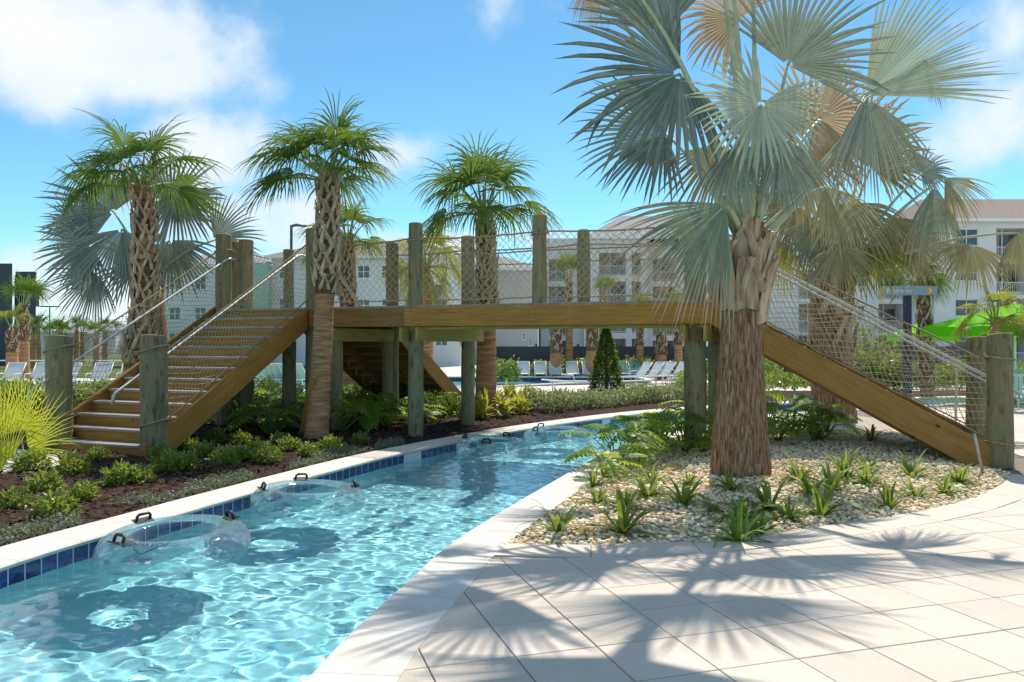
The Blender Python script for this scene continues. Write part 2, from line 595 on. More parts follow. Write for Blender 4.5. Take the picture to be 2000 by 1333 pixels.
def sheet(name, outer, holes, zf, mat, grid=None, extra=None, parent=None):
    """flat-ish surface bounded by a polygon, with holes"""
    vs_, es = [], []
    for loop in [outer] + list(holes):
        o = len(vs_)
        n = len(loop)
        vs_ += [Vector((float(p[0]), float(p[1]))) for p in loop]
        es += [(o + i, o + (i + 1) % n) for i in range(n)]
    if grid:
        o2 = np.array(outer)
        xs = np.arange(o2[:, 0].min(), o2[:, 0].max(), grid); ys = np.arange(o2[:, 1].min(), o2[:, 1].max(), grid)
        g = np.array([(x, y) for x in xs for y in ys]) + np.random.default_rng(3).uniform(-.2, .2, (len(xs) * len(ys), 2)) * grid
        keep = in_poly(g, o2)
        for h in holes:
            keep &= ~in_poly(g, np.array(h))
        vs_ += [Vector((float(a), float(b))) for a, b in g[keep]]
    if extra is not None:
        for (p, q) in extra:
            vs_ += [Vector(p), Vector(q)]
            es.append((len(vs_) - 2, len(vs_) - 1))
    r = delaunay_2d_cdt(vs_, es, [], 0, 1e-5)
    V = np.array([(p.x, p.y) for p in r[0]])
    Tt = np.array([t for t in r[2] if len(t) == 3])
    cen = V[Tt].mean(axis=1)
    keep = in_poly(cen, np.array(outer))
    for h in holes:
        keep &= ~in_poly(cen, np.array(h))
    Tt = Tt[keep]
    a, b, c = V[Tt[:, 0]], V[Tt[:, 1]], V[Tt[:, 2]]
    flip = ((b - a)[:, 0] * (c - a)[:, 1] - (b - a)[:, 1] * (c - a)[:, 0]) < 0
    Tt[flip] = Tt[flip][:, ::-1]
    Z = np.array([zf(x, y) for x, y in V])
    me = np_mesh(name, np.c_[V, Z], Tt, mat, smooth=True)
    return new_obj(name, me, parent)

# far pool basin
pool_poly = np.array([(-19, 31.0), (-8, 30.0), (-1, 31.5), (2.2, 34.5), (6.5, 37.3), (6.5, 40.6), (-2, 41.2), (-19, 41.2)])
rv = resample(river_poly, step=.3)
ground = sheet('ground', [(-400, -6), (400, -6), (400, 26), (400, 51), (400, 900), (-400, 900), (-400, 51), (-400, 26)], [rv, pool_poly],
               lambda x, y: T(y) - .06, M['concrete'], extra=[((-399, 26), (-30, 26)), ((30, 26), (399, 26)), ((-399, 51), (399, 51))])
tag(ground, kind='structure')

# island of pale gravel: edge towards the walkway, then round behind the stair foot
isl_edge = spline([gnd(*p)[:2] for p in [(952, 1061), (1060, 1066), (1250, 1062), (1400, 1054), (1520, 1041), (1660, 1020), (1800, 998), (1900, 973), (1958, 945), (1976, 926)]], .12)
isl_back = [(6.16, 10.05), (6.95, 12.1), (7.55, 13.6), (7.9, 15.4), (7.7, 17.4), (7.3, 18.45)]
def nearest_idx(Q, p):
    return int(np.argmin(np.linalg.norm(Q - np.array(p), axis=1)))
i0 = nearest_idx(R_out, isl_edge[0]); i1 = nearest_idx(R_out, isl_back[-1])
island_poly = np.vstack([isl_edge, np.array(isl_back), R_out[i0:i1 + 1][::-1]])
rngn = np.random.default_rng(11)
def island_z(x, y):
    """bed is mounded a little in the middle"""
    d = np.min(np.linalg.norm(island_poly - np.array([x, y]), axis=1))
    return -.02 + .11 * min(1.0, d / 1.6) + .012 * math.sin(x * 3.1 + y) * min(1, d)
gravel_bed = sheet('gravel_bed', resample(np.vstack([island_poly, island_poly[:1]]), step=.25)[:-1], [], island_z, M['gravel_base'], grid=.3)
tag(gravel_bed, kind='structure')

# planting bed along the far bank
bed_outer = np.vstack([L_out[nearest_idx(L_out, (-5.2, 1)):nearest_idx(L_out, (16, 24.3))], np.array([(16, 26), (9, 25.9), (4, 25.2), (1.2, 24.6), (-3, 22.8), (-9, 22.2), (-16, 21.5), (-24, 20), (-24, 12.2), (-7.6, 12.0), (-6.3, 11.1), (-5.6, 10.0), (-7.4, 8.7), (-12, 9.0), (-14, 3), (-9, 0)])])
def bed_z(x, y):
    d = np.min(np.linalg.norm(L_out - np.array([x, y]), axis=1))
    return -.03 + .07 * min(1, d / .8) + .02 * math.sin(2.3 * x + 1.1 * y) * math.sin(1.7 * y - x) * min(1, d)
bed = sheet('planting_bed', resample(np.vstack([bed_outer, bed_outer[:1]]), step=.4)[:-1], [], bed_z, M['mulch'], grid=.45)
tag(bed, kind='structure')
# concrete pad at the foot of the far stair
pad = MB().prism([(-8.9, 8.9, -.05), (-7.35, 8.75, -.05), (-5.4, 10.05, -.05), (-5.05, 11.2, -.05), (-7.2, 12.2, -.05), (-11, 12.3, -.05), (-11, 9.2, -.05)], (0, 0, .085)).build('path', M['concrete'])
tag(pad, kind='structure')

# lawn beyond the pool terrace
lawn = sheet('lawn', [(-140, 47), (-17, 47), (-13, 56), (-14, 140), (-140, 140)], [], lambda x, y: T(y) - .03, M['grass'], extra=[((-139, 51), (-16, 51))])
tag(lawn, kind='structure')
road = sheet('road', [(-140, 72), (-15, 72), (-15, 76), (-140, 76)], [], lambda x, y: T(y) - .02, nmat('asphalt', [(.07, .07, .075), (.11, .11, .115)], 4, coord='World', rand=0))
tag(road, kind='structure')

# ------------------------------------------------------------------ river basin
def wall_strip(name, Q, z0, z1, mat, flip=False):
    n = len(Q)
    v = np.vstack([np.c_[Q, np.full(n, z0)], np.c_[Q, np.full(n, z1)]])
    i = np.arange(n - 1)
    f = np.c_[i, i + 1, i + 1 + n, i + n]
    if flip:
        f = f[:, ::-1]
    o = new_obj(name, np_mesh(name, v, f, mat, smooth=True))
    return tag(o, kind='structure')
river_wall = wall_strip('river_wall', L_in, FLOOR_Z, -.048, M['plaster'])
river_wall2 = wall_strip('river_wall', R_in, FLOOR_Z, -.048, M['plaster'], True)
wall_strip('tile_grout', offset(L_in, -.002), -.235, -.0485, nmat('white_grout', [(.66, .70, .70), (.72, .75, .75)], 9, coord='World', rand=0))
def ladder_mesh(A, B, nt, zf):
    n = len(A)
    t = np.linspace(0, 1, nt)
    P = A[:, None, :] * (1 - t)[None, :, None] + B[:, None, :] * t[None, :, None]
    P = P.reshape(-1, 2)
    Z = zf(P[:, 0], P[:, 1])
    i, j = np.meshgrid(np.arange(n - 1), np.arange(nt - 1), indexing='ij')
    k = (i * nt + j).ravel()
    f = np.c_[k, k + 1, k + nt + 1, k + nt]
    return np.c_[P, Z], f
La, Ra = resample(L_in, n=160), resample(R_in, n=160)
v, f = ladder_mesh(La, Ra, 8, lambda x, y: np.full(len(x), FLOOR_Z))
river_floor = tag(new_obj('river_floor', np_mesh('river_floor', v, f, M['pool_floor'])), kind='structure')
# water: a real rippled surface, fine near the camera
def ripple(x, y):
    z = np.zeros_like(x)
    rg = np.random.default_rng(8)
    for k in range(46):
        lam = rg.uniform(.075, .27)
        th = rg.uniform(0, 2 * np.pi)
        z += .0080 * lam ** 1.35 * np.sin(2 * np.pi / lam * (x * np.cos(th) + y * np.sin(th)) + rg.uniform(0, 6.28) + 1.3 * np.sin(1.7 * x + k) + 1.4 * np.sin(1.5 * y - k))
    return WATER_Z + z * .42
def water_rows(Q):
    d = np.r_[0, np.cumsum(np.linalg.norm(np.diff(Q, axis=0), axis=1))]
    u = np.r_[np.linspace(0, .06, 20, endpoint=False), np.linspace(.06, .47, 640, endpoint=False), np.linspace(.47, 1, 160)] * d[-1]
    return np.c_[np.interp(u, d, Q[:, 0]), np.interp(u, d, Q[:, 1])]
v, f = ladder_mesh(water_rows(offset(L_in, .02)), water_rows(offset(R_in, -.02)), 110, ripple)
river_water = tag(new_obj('river_water', np_mesh('river_water', v, f, M['water'], smooth=True)), kind='structure')
if True:
    river_water.cycles.is_caustics_caster = True
    river_floor.cycles.is_caustics_receiver = True
    river_wall.cycles.is_caustics_receiver = True
    river_wall2.cycles.is_caustics_receiver = True
    sun_data.cycles.is_caustics_light = True

# ------------------------------------------------------------------ coping stones (each a piece) on both banks
def coping(name, Qin, Qout, s_from, s_to, length, sgn):
    """Qin / Qout are matching curves; sgn: side on which the water lies"""
    root = empty(name)
    tag(root, kind='structure')
    d = np.r_[0, np.cumsum(np.linalg.norm(np.diff(Qin, axis=0), axis=1))]
    nrm = (Qin - Qout); nrm /= np.linalg.norm(nrm, axis=1)[:, None]
    s = s_from
    prof = [(0, -.045), (0, 0), (COPW - .012, 0), (COPW + .012, -.006), (COPW + .026, -.02), (COPW + .024, -.038), (COPW + .01, -.047)]
    while s < s_to:
        s2 = s + length - .004
        ss = [s, (s + s2) / 2, s2]
        vs_ = []
        for q in ss:
            o = np.array([np.interp(q, d, Qout[:, 0]), np.interp(q, d, Qout[:, 1])])
            w = np.array([np.interp(q, d, nrm[:, 0]), np.interp(q, d, nrm[:, 1])])
            for (a, z) in prof:
                p = o + w * a
                vs_.append((p[0], p[1], z + .002))
        k = len(prof)
        fs = []
        for i in range(2):
            for j in range(k):
                j2 = (j + 1) % k
                q4 = (i * k + j, i * k + j2, (i + 1) * k + j2, (i + 1) * k + j)
                fs.append(q4 if sgn > 0 else q4[::-1])
        e0, e1 = tuple(range(k)), tuple(range(2 * k, 3 * k))
        fs.append(e0[::-1] if sgn > 0 else e0)
        fs.append(e1 if sgn > 0 else e1[::-1])
        MB().add(vs_, fs).build('coping_stone', M['coping'], root)
        s += length
    return root
def arclen(Q, p):
    d = np.r_[0, np.cumsum(np.linalg.norm(np.diff(Q, axis=0), axis=1))]
    return d[nearest_idx(Q, p)]
coping('far_bank_coping', L_in, L_out, arclen(L_in, (-4.4, 3.5)), arclen(L_in, (17, 24)), .61, 1)
coping('near_bank_coping', R_in, R_out, arclen(R_in, (-1.05, 2)), arclen(R_in, (17, 21.7)), .61, -1)

# waterline tiles on the far bank, with two blank white panels as in the wall
tiles = tag(empty('waterline_tile_band'), kind='structure')
dL = np.r_[0, np.cumsum(np.linalg.norm(np.diff(L_in, axis=0), axis=1))]
tme = MB().box((0, 0, 0), (.141, .014, .147), ch=.003).mesh('waterline_tile', M['tile'])
s, s_end = arclen(L_in, (-4.2, 4.0)), arclen(L_in, (11.5, 23.6))
blank = [arclen(L_in, gnd(807, 893, -.1)[:2]), arclen(L_in, gnd(1168, 823, -.1)[:2])]
while s < s_end:
    if all(abs(s - b) > .20 for b in blank):
        p = Vector((np.interp(s, dL, L_in[:, 0]), np.interp(s, dL, L_in[:, 1]), -.125))
        q = Vector((np.interp(s + .05, dL, L_in[:, 0]), np.interp(s + .05, dL, L_in[:, 1]), -.125))
        m = frame(p, q)
        m.translation = p
        new_obj('waterline_tile', tme, tiles, m)
    s += .1535

# ------------------------------------------------------------------ walkway pavers
walk_border = offset(isl_edge, -.36)
if np.linalg.norm(walk_border.mean(0)) > np.linalg.norm(isl_edge.mean(0)):
    walk_border = offset(isl_edge, .36)
j0 = nearest_idx(R_out, walk_border[0])
near = R_out[nearest_idx(R_out, (-.7, 1.2)):j0 + 1]
walk_poly = np.vstack([near, walk_border, np.array([(6.9, 10.1), (7.5, 12.4), (16, 12.4), (16, 1.2)])])
bed_w = sheet('pavement', resample(np.vstack([near, isl_edge, np.array(isl_back), R_out[i1:nearest_idx(R_out, (17, 21.6))], np.array([(17, 1.2)]), near[:1]]), step=.5)[:-1], [], lambda x, y: -.012, M['sand'])
tag(bed_w, kind='structure')
TH, TS = .302, .452
e1, e2, og = np.array([math.cos(TH), math.sin(TH)]), np.array([math.sin(TH), -math.cos(TH)]), np.array([1.609, 5.039])
def clip(subject, convex):
    out = [np.array(p) for p in subject]
    n = len(convex)
    for i in range(n):
        a, b = convex[i], convex[(i + 1) % n]
        inp, out = out, []
        if not inp:
            break
        side = lambda p: (b[0] - a[0]) * (p[1] - a[1]) - (b[1] - a[1]) * (p[0] - a[0])
        for k in range(len(inp)):
            p, q = inp[k - 1], inp[k]
            sp, sq = side(p), side(q)
            if sq >= 0:
                if sp < 0:
                    out.append(p + (q - p) * sp / (sp - sq))
                out.append(q)
            elif sp >= 0:
                out.append(p + (q - p) * sp / (sp - sq))
    return out
def area(p):
    p = np.array(p)
    return .5 * np.sum(p[:, 0] * np.roll(p[:, 1], -1) - np.roll(p[:, 0], -1) * p[:, 1])
def slab_mesh(poly, name, z0=-.03, z1=0.0, ch=.004):
    poly = [np.array(p) for p in poly]
    if area(poly) < 0:
        poly = poly[::-1]
    c = sum(poly) / len(poly)
    inn = [p + (c - p) / max(np.linalg.norm(c - p), 1e-6) * ch for p in poly]
    n = len(poly)
    vs_ = [(p[0], p[1], z0) for p in poly] + [(p[0], p[1], z1 - ch * .7) for p in poly] + [(p[0], p[1], z1) for p in inn]
    fs = [tuple(range(2 * n, 3 * n))]
    for i in range(n):
        j = (i + 1) % n
        fs += [(i, j, n + j, n + i), (n + i, n + j, 2 * n + j, 2 * n + i)]
    return MB().add(vs_, fs).mesh(name, M['paver'])
h_ = TS / 2 - .0035
full = slab_mesh([e1 * sx * h_ + e2 * sy * h_ for sx, sy in ((-1, -1), (1, -1), (1, 1), (-1, 1))], 'paver')
rg = random.Random(2)
n_pav = 0
for i in range(-30, 40):
    for j in range(-30, 30):
        cpt = og + e1 * (i + .5) * TS + e2 * (j + .5) * TS
        if not (1.5 < cpt[1] < 12.2 and abs(cpt[0]) < cpt[1] * .66 + .5 and cpt[1] > 3.3):
            continue
        sq = [cpt + e1 * sx * h_ + e2 * sy * h_ for sx, sy in ((-1, -1), (1, -1), (1, 1), (-1, 1))]
        if area(sq) < 0:
            sq = sq[::-1]
        ins = in_poly(np.array(sq), walk_poly)
        dz = rg.uniform(-.0012, .0012)
        if ins.all() and min(np.min(np.linalg.norm(walk_border - cpt, axis=1)), np.min(np.linalg.norm(near - cpt, axis=1))) > TS * .72:
            new_obj('paver', full, bed_w, Matrix.Translation((cpt[0], cpt[1], dz)))
            n_pav += 1
        else:
            p = clip(walk_poly, sq)
            if len(p) >= 3 and abs(area(p)) > .006:
                q = [p[0]]
                for w in p[1:]:
                    if np.linalg.norm(w - q[-1]) > .012:
                        q.append(w)
                if len(q) > 3 and np.linalg.norm(q[0] - q[-1]) < .012:
                    q.pop()
                if len(q) >= 3:
                    new_obj('paver', slab_mesh(q, 'paver_cut'), bed_w)
                    n_pav += 1
# border course that follows the gravel
wb = resample(walk_border, step=.9); ie = resample(isl_edge, n=len(wb))
for k in range(len(wb) - 1):
    def lerp(A, t):
        return A[k] * (1 - t) + A[k + 1] * t
    e_ = .003 / .9
    ring = [lerp(ie, e_), lerp(ie, .5), lerp(ie, 1 - e_), lerp(wb, 1 - e_) , lerp(wb, .5), lerp(wb, e_)]
    new_obj('border_paver', slab_mesh(ring, 'border_paver', z1=.0015), bed_w)
# walkway beyond the stair foot, laid in large slabs
def slab_grid(x0, x1, y0, y1, st):
    a = x0
    while a < x1:
        b = y0
        while b < y1:
            sq = [np.array(q) for q in ((a, b), (a + st - .006, b), (a + st - .006, b + st - .006), (a, b + st - .006))]
            c2 = np.array([a + st / 2, b + st / 2])
            ok = not in_poly(c2[None], island_poly)[0] and not in_poly(c2[None], walk_poly)[0] and not in_poly(c2[None], np.vstack([R_out, R_out[::-1] + 6]))[0]
            if ok and np.min(np.linalg.norm(R_out - c2, axis=1)) > st * .75 and np.min(np.linalg.norm(island_poly - c2, axis=1)) > st * .75 and in_poly(c2[None], np.vstack([R_out, [(26, 1), (-1, 1)]]))[0]:
                new_obj('paver', slab_mesh(sq, 'large_paver'), bed_w)
            b += st
        a += st
slab_grid(6.4, 16, 11.6, 21.5, .9)

# ------------------------------------------------------------------ gravel stones
def ico():
    t = (1 + 5 ** .5) / 2
    v = np.array([(-1, t, 0), (1, t, 0), (-1, -t, 0), (1, -t, 0), (0, -1, t), (0, 1, t), (0, -1, -t), (0, 1, -t), (t, 0, -1), (t, 0, 1), (-t, 0, -1), (-t, 0, 1)], float)
    v /= np.linalg.norm(v[0])
    f = np.array([(0, 11, 5), (0, 5, 1), (0, 1, 7), (0, 7, 10), (0, 10, 11), (1, 5, 9), (5, 11, 4), (11, 10, 2), (10, 7, 6), (7, 1, 8), (3, 9, 4), (3, 4, 2), (3, 2, 6), (3, 6, 8), (3, 8, 9), (4, 9, 5), (2, 4, 11), (6, 2, 10), (8, 6, 7), (9, 8, 1)])
    return v, f
def stones(n, seed, poly, zf, rmin, rmax, ymax):
    r = np.random.default_rng(seed)
    lo, hi = poly.min(0), poly.max(0)
    pts = r.uniform(lo, hi, (n * 3, 2))
    pts = pts[in_poly(pts, poly)]
    pts = pts[pts[:, 1] < ymax][:n]
    m = len(pts)
    V, Fc = ico()
    rad = r.uniform(rmin, rmax, m) * (1 + .5 * (r.random(m) > .93))
    sc = np.c_[r.uniform(.8, 1.35, m), r.uniform(.8, 1.1, m), r.uniform(.5, .85, m)]
    ang = r.uniform(0, 6.283, m)
    jit = 1 + r.uniform(-.16, .16, (m, 12, 1))
    P = V[None] * jit * sc[:, None, :] * rad[:, None, None]
    ca, sa = np.cos(ang)[:, None], np.sin(ang)[:, None]
    X = P[:, :, 0] * ca - P[:, :, 1] * sa
    Y = P[:, :, 0] * sa + P[:, :, 1] * ca
    Zs = np.array([zf(x, y) for x, y in pts])
    Z = P[:, :, 2] + (Zs + rad * .35 + r.uniform(-.006, .012, m))[:, None]
    X += pts[:, 0:1]; Y += pts[:, 1:2]
    v = np.stack([X, Y, Z], -1).reshape(-1, 3)
    f = (Fc[None] + (np.arange(m) * 12)[:, None, None]).reshape(-1, 3)
    pal = np.array([(.78, .70, .57), (.84, .79, .70), (.74, .58, .39), (.68, .47, .26), (.78, .66, .50), (.60, .53, .44), (.82, .73, .59), (.72, .51, .30)])
    col = pal[r.choice(len(pal), m, p=[.2, .2, .12, .07, .17, .07, .12, .05])] * r.uniform(.84, 1.1, (m, 1)) * np.array([1.12, 1.0, .84])
    return v, f, np.repeat(np.clip(col, 0, .88), 12, 0)
gv, gf, gc = stones(19000, 4, island_poly, island_z, .013, .027, 14.0)
gravel = tag(new_obj('gravel', np_mesh('gravel', gv, gf, M['stone'], smooth=True, color=gc)), 'pale cream and tan river pebbles covering the island bed', 'gravel', kind='stuff')
# bark chips on the planting bed
def chips(n, seed):
    r = np.random.default_rng(seed)
    pts = np.c_[r.uniform(-7, 1.5, n * 3), r.uniform(4.5, 18, n * 3)]
    pts = pts[in_poly(pts, bed_outer)][:n]
    m = len(pts)
    L, W = r.uniform(.02, .06, m), r.uniform(.006, .016, m)
    a, tl = r.uniform(0, 6.28, m), r.normal(0, .35, m)
    d = np.c_[np.cos(a) * np.cos(tl), np.sin(a) * np.cos(tl), np.sin(tl)]
    s_ = np.c_[-np.sin(a), np.cos(a), r.normal(0, .3, m)]
    z = np.array([bed_z(x, y) for x, y in pts]) + r.uniform(.004, .02, m)
    c = np.c_[pts, z]
    q = np.stack([c - d * L[:, None] - s_ * W[:, None], c + d * L[:, None] - s_ * W[:, None], c + d * L[:, None] * .9 + s_ * W[:, None], c - d * L[:, None] * .9 + s_ * W[:, None]], 1)
    return q.reshape(-1, 3), np.arange(m * 4).reshape(-1, 4)
cv, cf = chips(9000, 6)
mulch = tag(new_obj('mulch', np_mesh('mulch', cv, cf, M['chip'])), 'dark brown bark mulch chips strewn over the planting bed', 'mulch', kind='stuff')
# ------------------------------------------------------------------ timber footbridge
AL = .388
A2, N2 = Vector((math.cos(AL), -math.sin(AL), 0)), Vector((math.sin(AL), math.cos(AL), 0))
B0 = Vector((-3.668, 14.32, 0))
ZD, RISE, RUN, BW = 2.232, .1717, .30, 2.06       # deck height, riser, tread run, bridge width
def BP(t, s, z):
    return B0 + A2 * t + N2 * s + Vector((0, 0, z))
bridge = empty('timber_footbridge', BP(3.5, 1, 0), 0, 'long timber footbridge with rope net railings crossing the lazy river on round posts', 'footbridge')
bridge_inv = Matrix.Translation(-bridge.location)
def under(o, parent=bridge):
    """keep world placement while parenting below the bridge"""
    if o.parent is None:
        o.parent = parent
        o.matrix_parent_inverse = bridge_inv
    return o
def bboard(name, p0, p1, w, h, mat, up=(0, 0, 1), ch=.004):
    return under(board(name, p0, p1, w, h, mat, None, up, ch))

def round_post(p, z0, z1, r, seed, slope=0.0, wraps=()):
    """tapered, slightly wavy pile with a sawn top; local X runs up the post so the grain follows it"""
    rg_ = random.Random(seed)
    n, rings = 18, 9
    H = z1 - z0
    ph = [rg_.uniform(0, 6.28) for _ in range(4)]
    vs_, fs = [], []
    for i in range(rings + 1):
        h = H * i / rings
        for k in range(n):
            a = 2 * math.pi * k / n
            rr = r * (1.03 - .06 * i / rings) * (1 + .018 * math.sin(2 * a + ph[0] + h) + .012 * math.sin(3 * a + ph[1] - 2 * h)) + .004 * math.sin(h * 5 + ph[2])
            hh = h
            if i == rings:
                hh = H - slope * (1 + math.sin(a)) * r - .008
            vs_.append((hh, rr * math.cos(a), rr * math.sin(a)))
    for i in range(rings):
        for k in range(n):
            k2 = (k + 1) % n
            fs.append((i * n + k, i * n + k2, (i + 1) * n + k2, (i + 1) * n + k))
    mb = MB().add(vs_, fs, 0, True)
    top = vs_[-n:]
    c = (sum(q[0] for q in top) / n + .004, 0, 0)
    inner = [(q[0] + .008, q[1] * .95, q[2] * .95) for q in top]
    mb.add(top + inner, [(k, (k + 1) % n, n + (k + 1) % n, n + k) for k in range(n)], 1)
    mb.add(inner, [tuple(range(n))], 1)
    # frame: local X -> world Z, local Y -> world X, local Z -> towards the far side
    mx = Matrix(((0, 1, 0, p[0]), (0, 0, 1, p[1]), (1, 0, 0, z0), (0, 0, 0, 1)))
    o = under(mb.build('post', [M['post'], M['post_end']], None, mx))
    for (zw, tilt, turns) in wraps:
        pts = []
        for k in range(int(20 * turns) + 1):
            a = 2 * math.pi * k / 20 + 2.2
            pts.append((zw - z0 + tilt * math.cos(a) + .03 * k / 20, (r + .014) * math.cos(a), (r + .014) * math.sin(a)))
        w = MB().tube(pts, .0135, 6).build('rope_wrap', M['rope'], o)
    return o
TOP = 3.64
# guard posts and piles: (t, s, bottom, top, radius)
deck_posts = [(.02, .12, 0, TOP + .02, .125), (2.15, .10, 0, TOP, .128), (4.40, .10, ZD, TOP, .115), (6.85, .12, 0, ZD + .92, .16),
              (-1.94, BW - .1, 0, 3.57, .115), (.58, BW - .1, 0, TOP - .05, .13), (2.25, BW - .1, 0, TOP, .13), (4.56, BW - .1, ZD, TOP, .12), (6.9, BW - .1, 0, ZD + 1.0, .13),
              (-2.0, .10, 0, 3.66, .15), (-2.25, .62, 0, 3.60, .15), (-1.72, .40, 0, 3.58, .14)]
for i, (t, s, z0, z1, r) in enumerate(deck_posts):
    p = BP(t, s, 0)
    w = [(ZD + 1.1, .01, 1.1)] if i in (1, 2, 9) else []
    round_post(p, z0, z1, r, i, .05, w)
# short supports that stop below the deck
for (t, s, r) in ((.55, .1, .11), (-.6, .25, .13), (-1.0, 1.7, .12), (.75, 1.5, .10)):
    round_post(BP(t, s, 0), 0, ZD - .6, r, int(50 + 10 * t), 0)
# low newel posts at the stair feet
S0 = B0 - N2 * (12 * RUN)
low = [(S0 - A2 * 1.86 + N2 * .12, .187), (S0 - A2 * .02 + N2 * .14, .178)]
for i, (p, r) in enumerate(low):
    round_post(p, .1, 1.715, r, 30 + i, .10, [(1.50, .05, 1.05), (.47, .05, 1.05)])
TR = 10.72                                              # foot of the opposite stair
round_post(BP(TR + .02, .02, 0), 0, 1.73, .153, 40, .16, [(1.39, -.03, 1.05), (.30, -.03, 1.05)])
round_post(BP(TR + .05, BW - .02, 0), 0, 1.70, .15, 41, .12, [(1.36, -.03, 1.05)])

# decking, each board a piece
t_ = -2.06
dme = MB().box((0, 0, 0), (BW + .02, .139, .038), ch=.004).mesh('deck_board', M['tread'])
while t_ < 7.05:
    m = frame(BP(t_ + .07, -.06, ZD - .019), BP(t_ + .07, BW + .0, ZD - .019))
    under(new_obj('deck_board', dme, None, m))
    t_ += .145
# fascia beams
zb = ZD - .038 - .159
bboard('fascia_beam', BP(.10, -.072, zb), BP(2.02, -.072, zb), .045, .318, M['lumber_brown'])
bboard('fascia_beam', BP(2.025, -.078, zb), BP(7.12, -.078, zb), .045, .318, M['lumber'])
bboard('fascia_beam', BP(-2.1, BW + .03, zb), BP(7.12, BW + .03, zb), .045, .318, M['lumber_brown'])
bboard('floor_joist', BP(-2.1, BW * .33, zb), BP(7.0, BW * .33, zb), .045, .26, M['lumber_brown'])
bboard('floor_joist', BP(-2.1, BW * .66, zb), BP(7.0, BW * .66, zb), .045, .26, M['lumber_brown'])
bboard('floor_joist', BP(2.0, .0, zb - .19), BP(7.1, .0, zb - .19), .06, .05, M['lumber_pale'])
bboard('end_beam', BP(-2.13, -.05, zb), BP(-2.13, BW, zb), .045, .318, M['lumber_brown'])
# cap beams across each pair of piles, with steel straps
for t in (.50, 2.22, 6.9):
    for dt in (-.15, .15):
        bboard('cap_beam', BP(t + dt, -.28, ZD - .49), BP(t + dt, BW + .32, ZD - .49), .045, .235, M['lumber_pale'])
    if t < 6:
        for s in (.55, .95, 1.35):
            m = frame(BP(t - .1766, s - .02, ZD - .49), BP(t - .1766, s + .02, ZD - .49))
            under(MB().box((0, 0, 0), (.045, .004, .235)).build('steel_strap', M['steel'], None, m))
bolt = MB().tube([(0, 0, 0), (0, -.012, 0)], .012, 8).mesh('bolt', M['steel'])
for t in (2.12, 4.36):
    for dz in (-.07, 0, .07):
        under(new_obj('bolt', bolt, None, Matrix.Translation(BP(t, -.101, zb + dz)) @ Matrix.Rotation(-AL, 4, 'Z')))

# --- stairs
def stair(foot, up_dir, side, width, wood_face, risers=True, vis_side=None):
    """foot: plan point of the first nosing at one end of the tread; up_dir: climbing direction; side: across"""
    tread = MB().box((0, 0, 0), (width - .02, RUN + .03, .038), ch=.004).mesh('tread', M['tread'])
    riser = MB().box((0, 0, 0), (width - .02, .025, RISE - .040), ch=.002).mesh('riser', wood_face)
    for k in range(1, 13):
        base = foot + up_dir * RUN * (k - 1)
        c = base + up_dir * (RUN / 2) + Vector((0, 0, RISE * k - .019))
        m = frame(c, c + side * width, (0, 0, 1))
        m.translation = c + side * width / 2
        under(new_obj('tread', tread, None, m))
    if risers:
        for k in range(1, 14):
            c = foot + up_dir * (RUN * (k - 1) + .022) + Vector((0, 0, RISE * k - .040 - (RISE - .040) / 2))
            m = frame(c, c + side * width, (0, 0, 1))
            m.translation = c + side * width / 2
            under(new_obj('riser', riser, None, m))
def stringer(foot, up_dir, thick, mat, drop=.0, top=.03, depth=.335):
    """sloping side board, grain along the slope"""
    total = 12 * RUN
    sl = RISE / RUN
    L = math.hypot(total, total * sl)
    ux = (up_dir + Vector((0, 0, sl))).normalized()
    side = Vector((0, 0, 1)).cross(up_dir).normalized()
    uz = ux.cross(side) * (-1 if ux.cross(side).z < 0 else 1)
    m = Matrix((ux, uz.cross(ux), uz)).transposed().to_4x4()
    m.translation = foot + Vector((0, 0, RISE + top - drop))
    inv = m.inverted()
    pts = [(-.07, top - drop + RISE), (total, total * sl + RISE + top - drop), (total, total * sl + RISE + top - drop - depth * 1.15)]
    # lower edge meets the ground
    zlow = RISE + top - drop - depth * 1.15
    pts += [(-zlow / sl if zlow < 0 else 0, max(zlow, 0.0) + .0), (-.07, 0)]
    poly = [inv @ (foot + up_dir * d + Vector((0, 0, z))) for d, z in pts]
    poly = [Vector((q.x, -thick / 2, q.z)) for q in poly]
    return under(MB().prism(poly, (0, thick, 0)).build('stringer', mat, None, m))
W1 = 2.1
stair(S0, N2, -A2, W1, M['lumber'])
stringer(S0 + A2 * .03, N2, .045, M['lumber'])
stringer(S0 - A2 * (W1 + .03), N2, .045, M['lumber'])
# stair down on the pool side of the landing
F2 = BP(.38, BW + 12 * RUN + .06, 0)
stair(F2, -N2, -A2, W1, M['lumber_brown'])
stringer(F2 + A2 * .03, -N2, .045, M['lumber'])
stringer(F2 - A2 * .55, -N2, .045, M['lumber_brown'], drop=.12, top=0, depth=.25)
stringer(F2 - A2 * 1.45, -N2, .045, M['lumber_brown'], drop=.12, top=0, depth=.25)
stringer(F2 - A2 * (W1 + .03), -N2, .045, M['lumber_brown'])
# stair down onto the walkway
F3 = BP(TR, 0, 0)
stair(F3, -A2, N2, BW, M['lumber_brown'])
M['lumber_gold'] = wood('lumber_gold', (.22, .105, .025), (.36, .19, .05), (.47, .275, .085))
stringer(F3 - N2 * .05, -A2, .045, M['lumber_gold'], top=.02, depth=.34)
stringer(F3 + N2 * .28, -A2, .045, M['lumber_brown'], drop=.13, top=0, depth=.27)
stringer(F3 + N2 * 1.2, -A2, .045, M['lumber_brown'], drop=.12, top=0, depth=.25)
stringer(F3 + N2 * (BW + .05), -A2, .045, M['lumber_brown'])

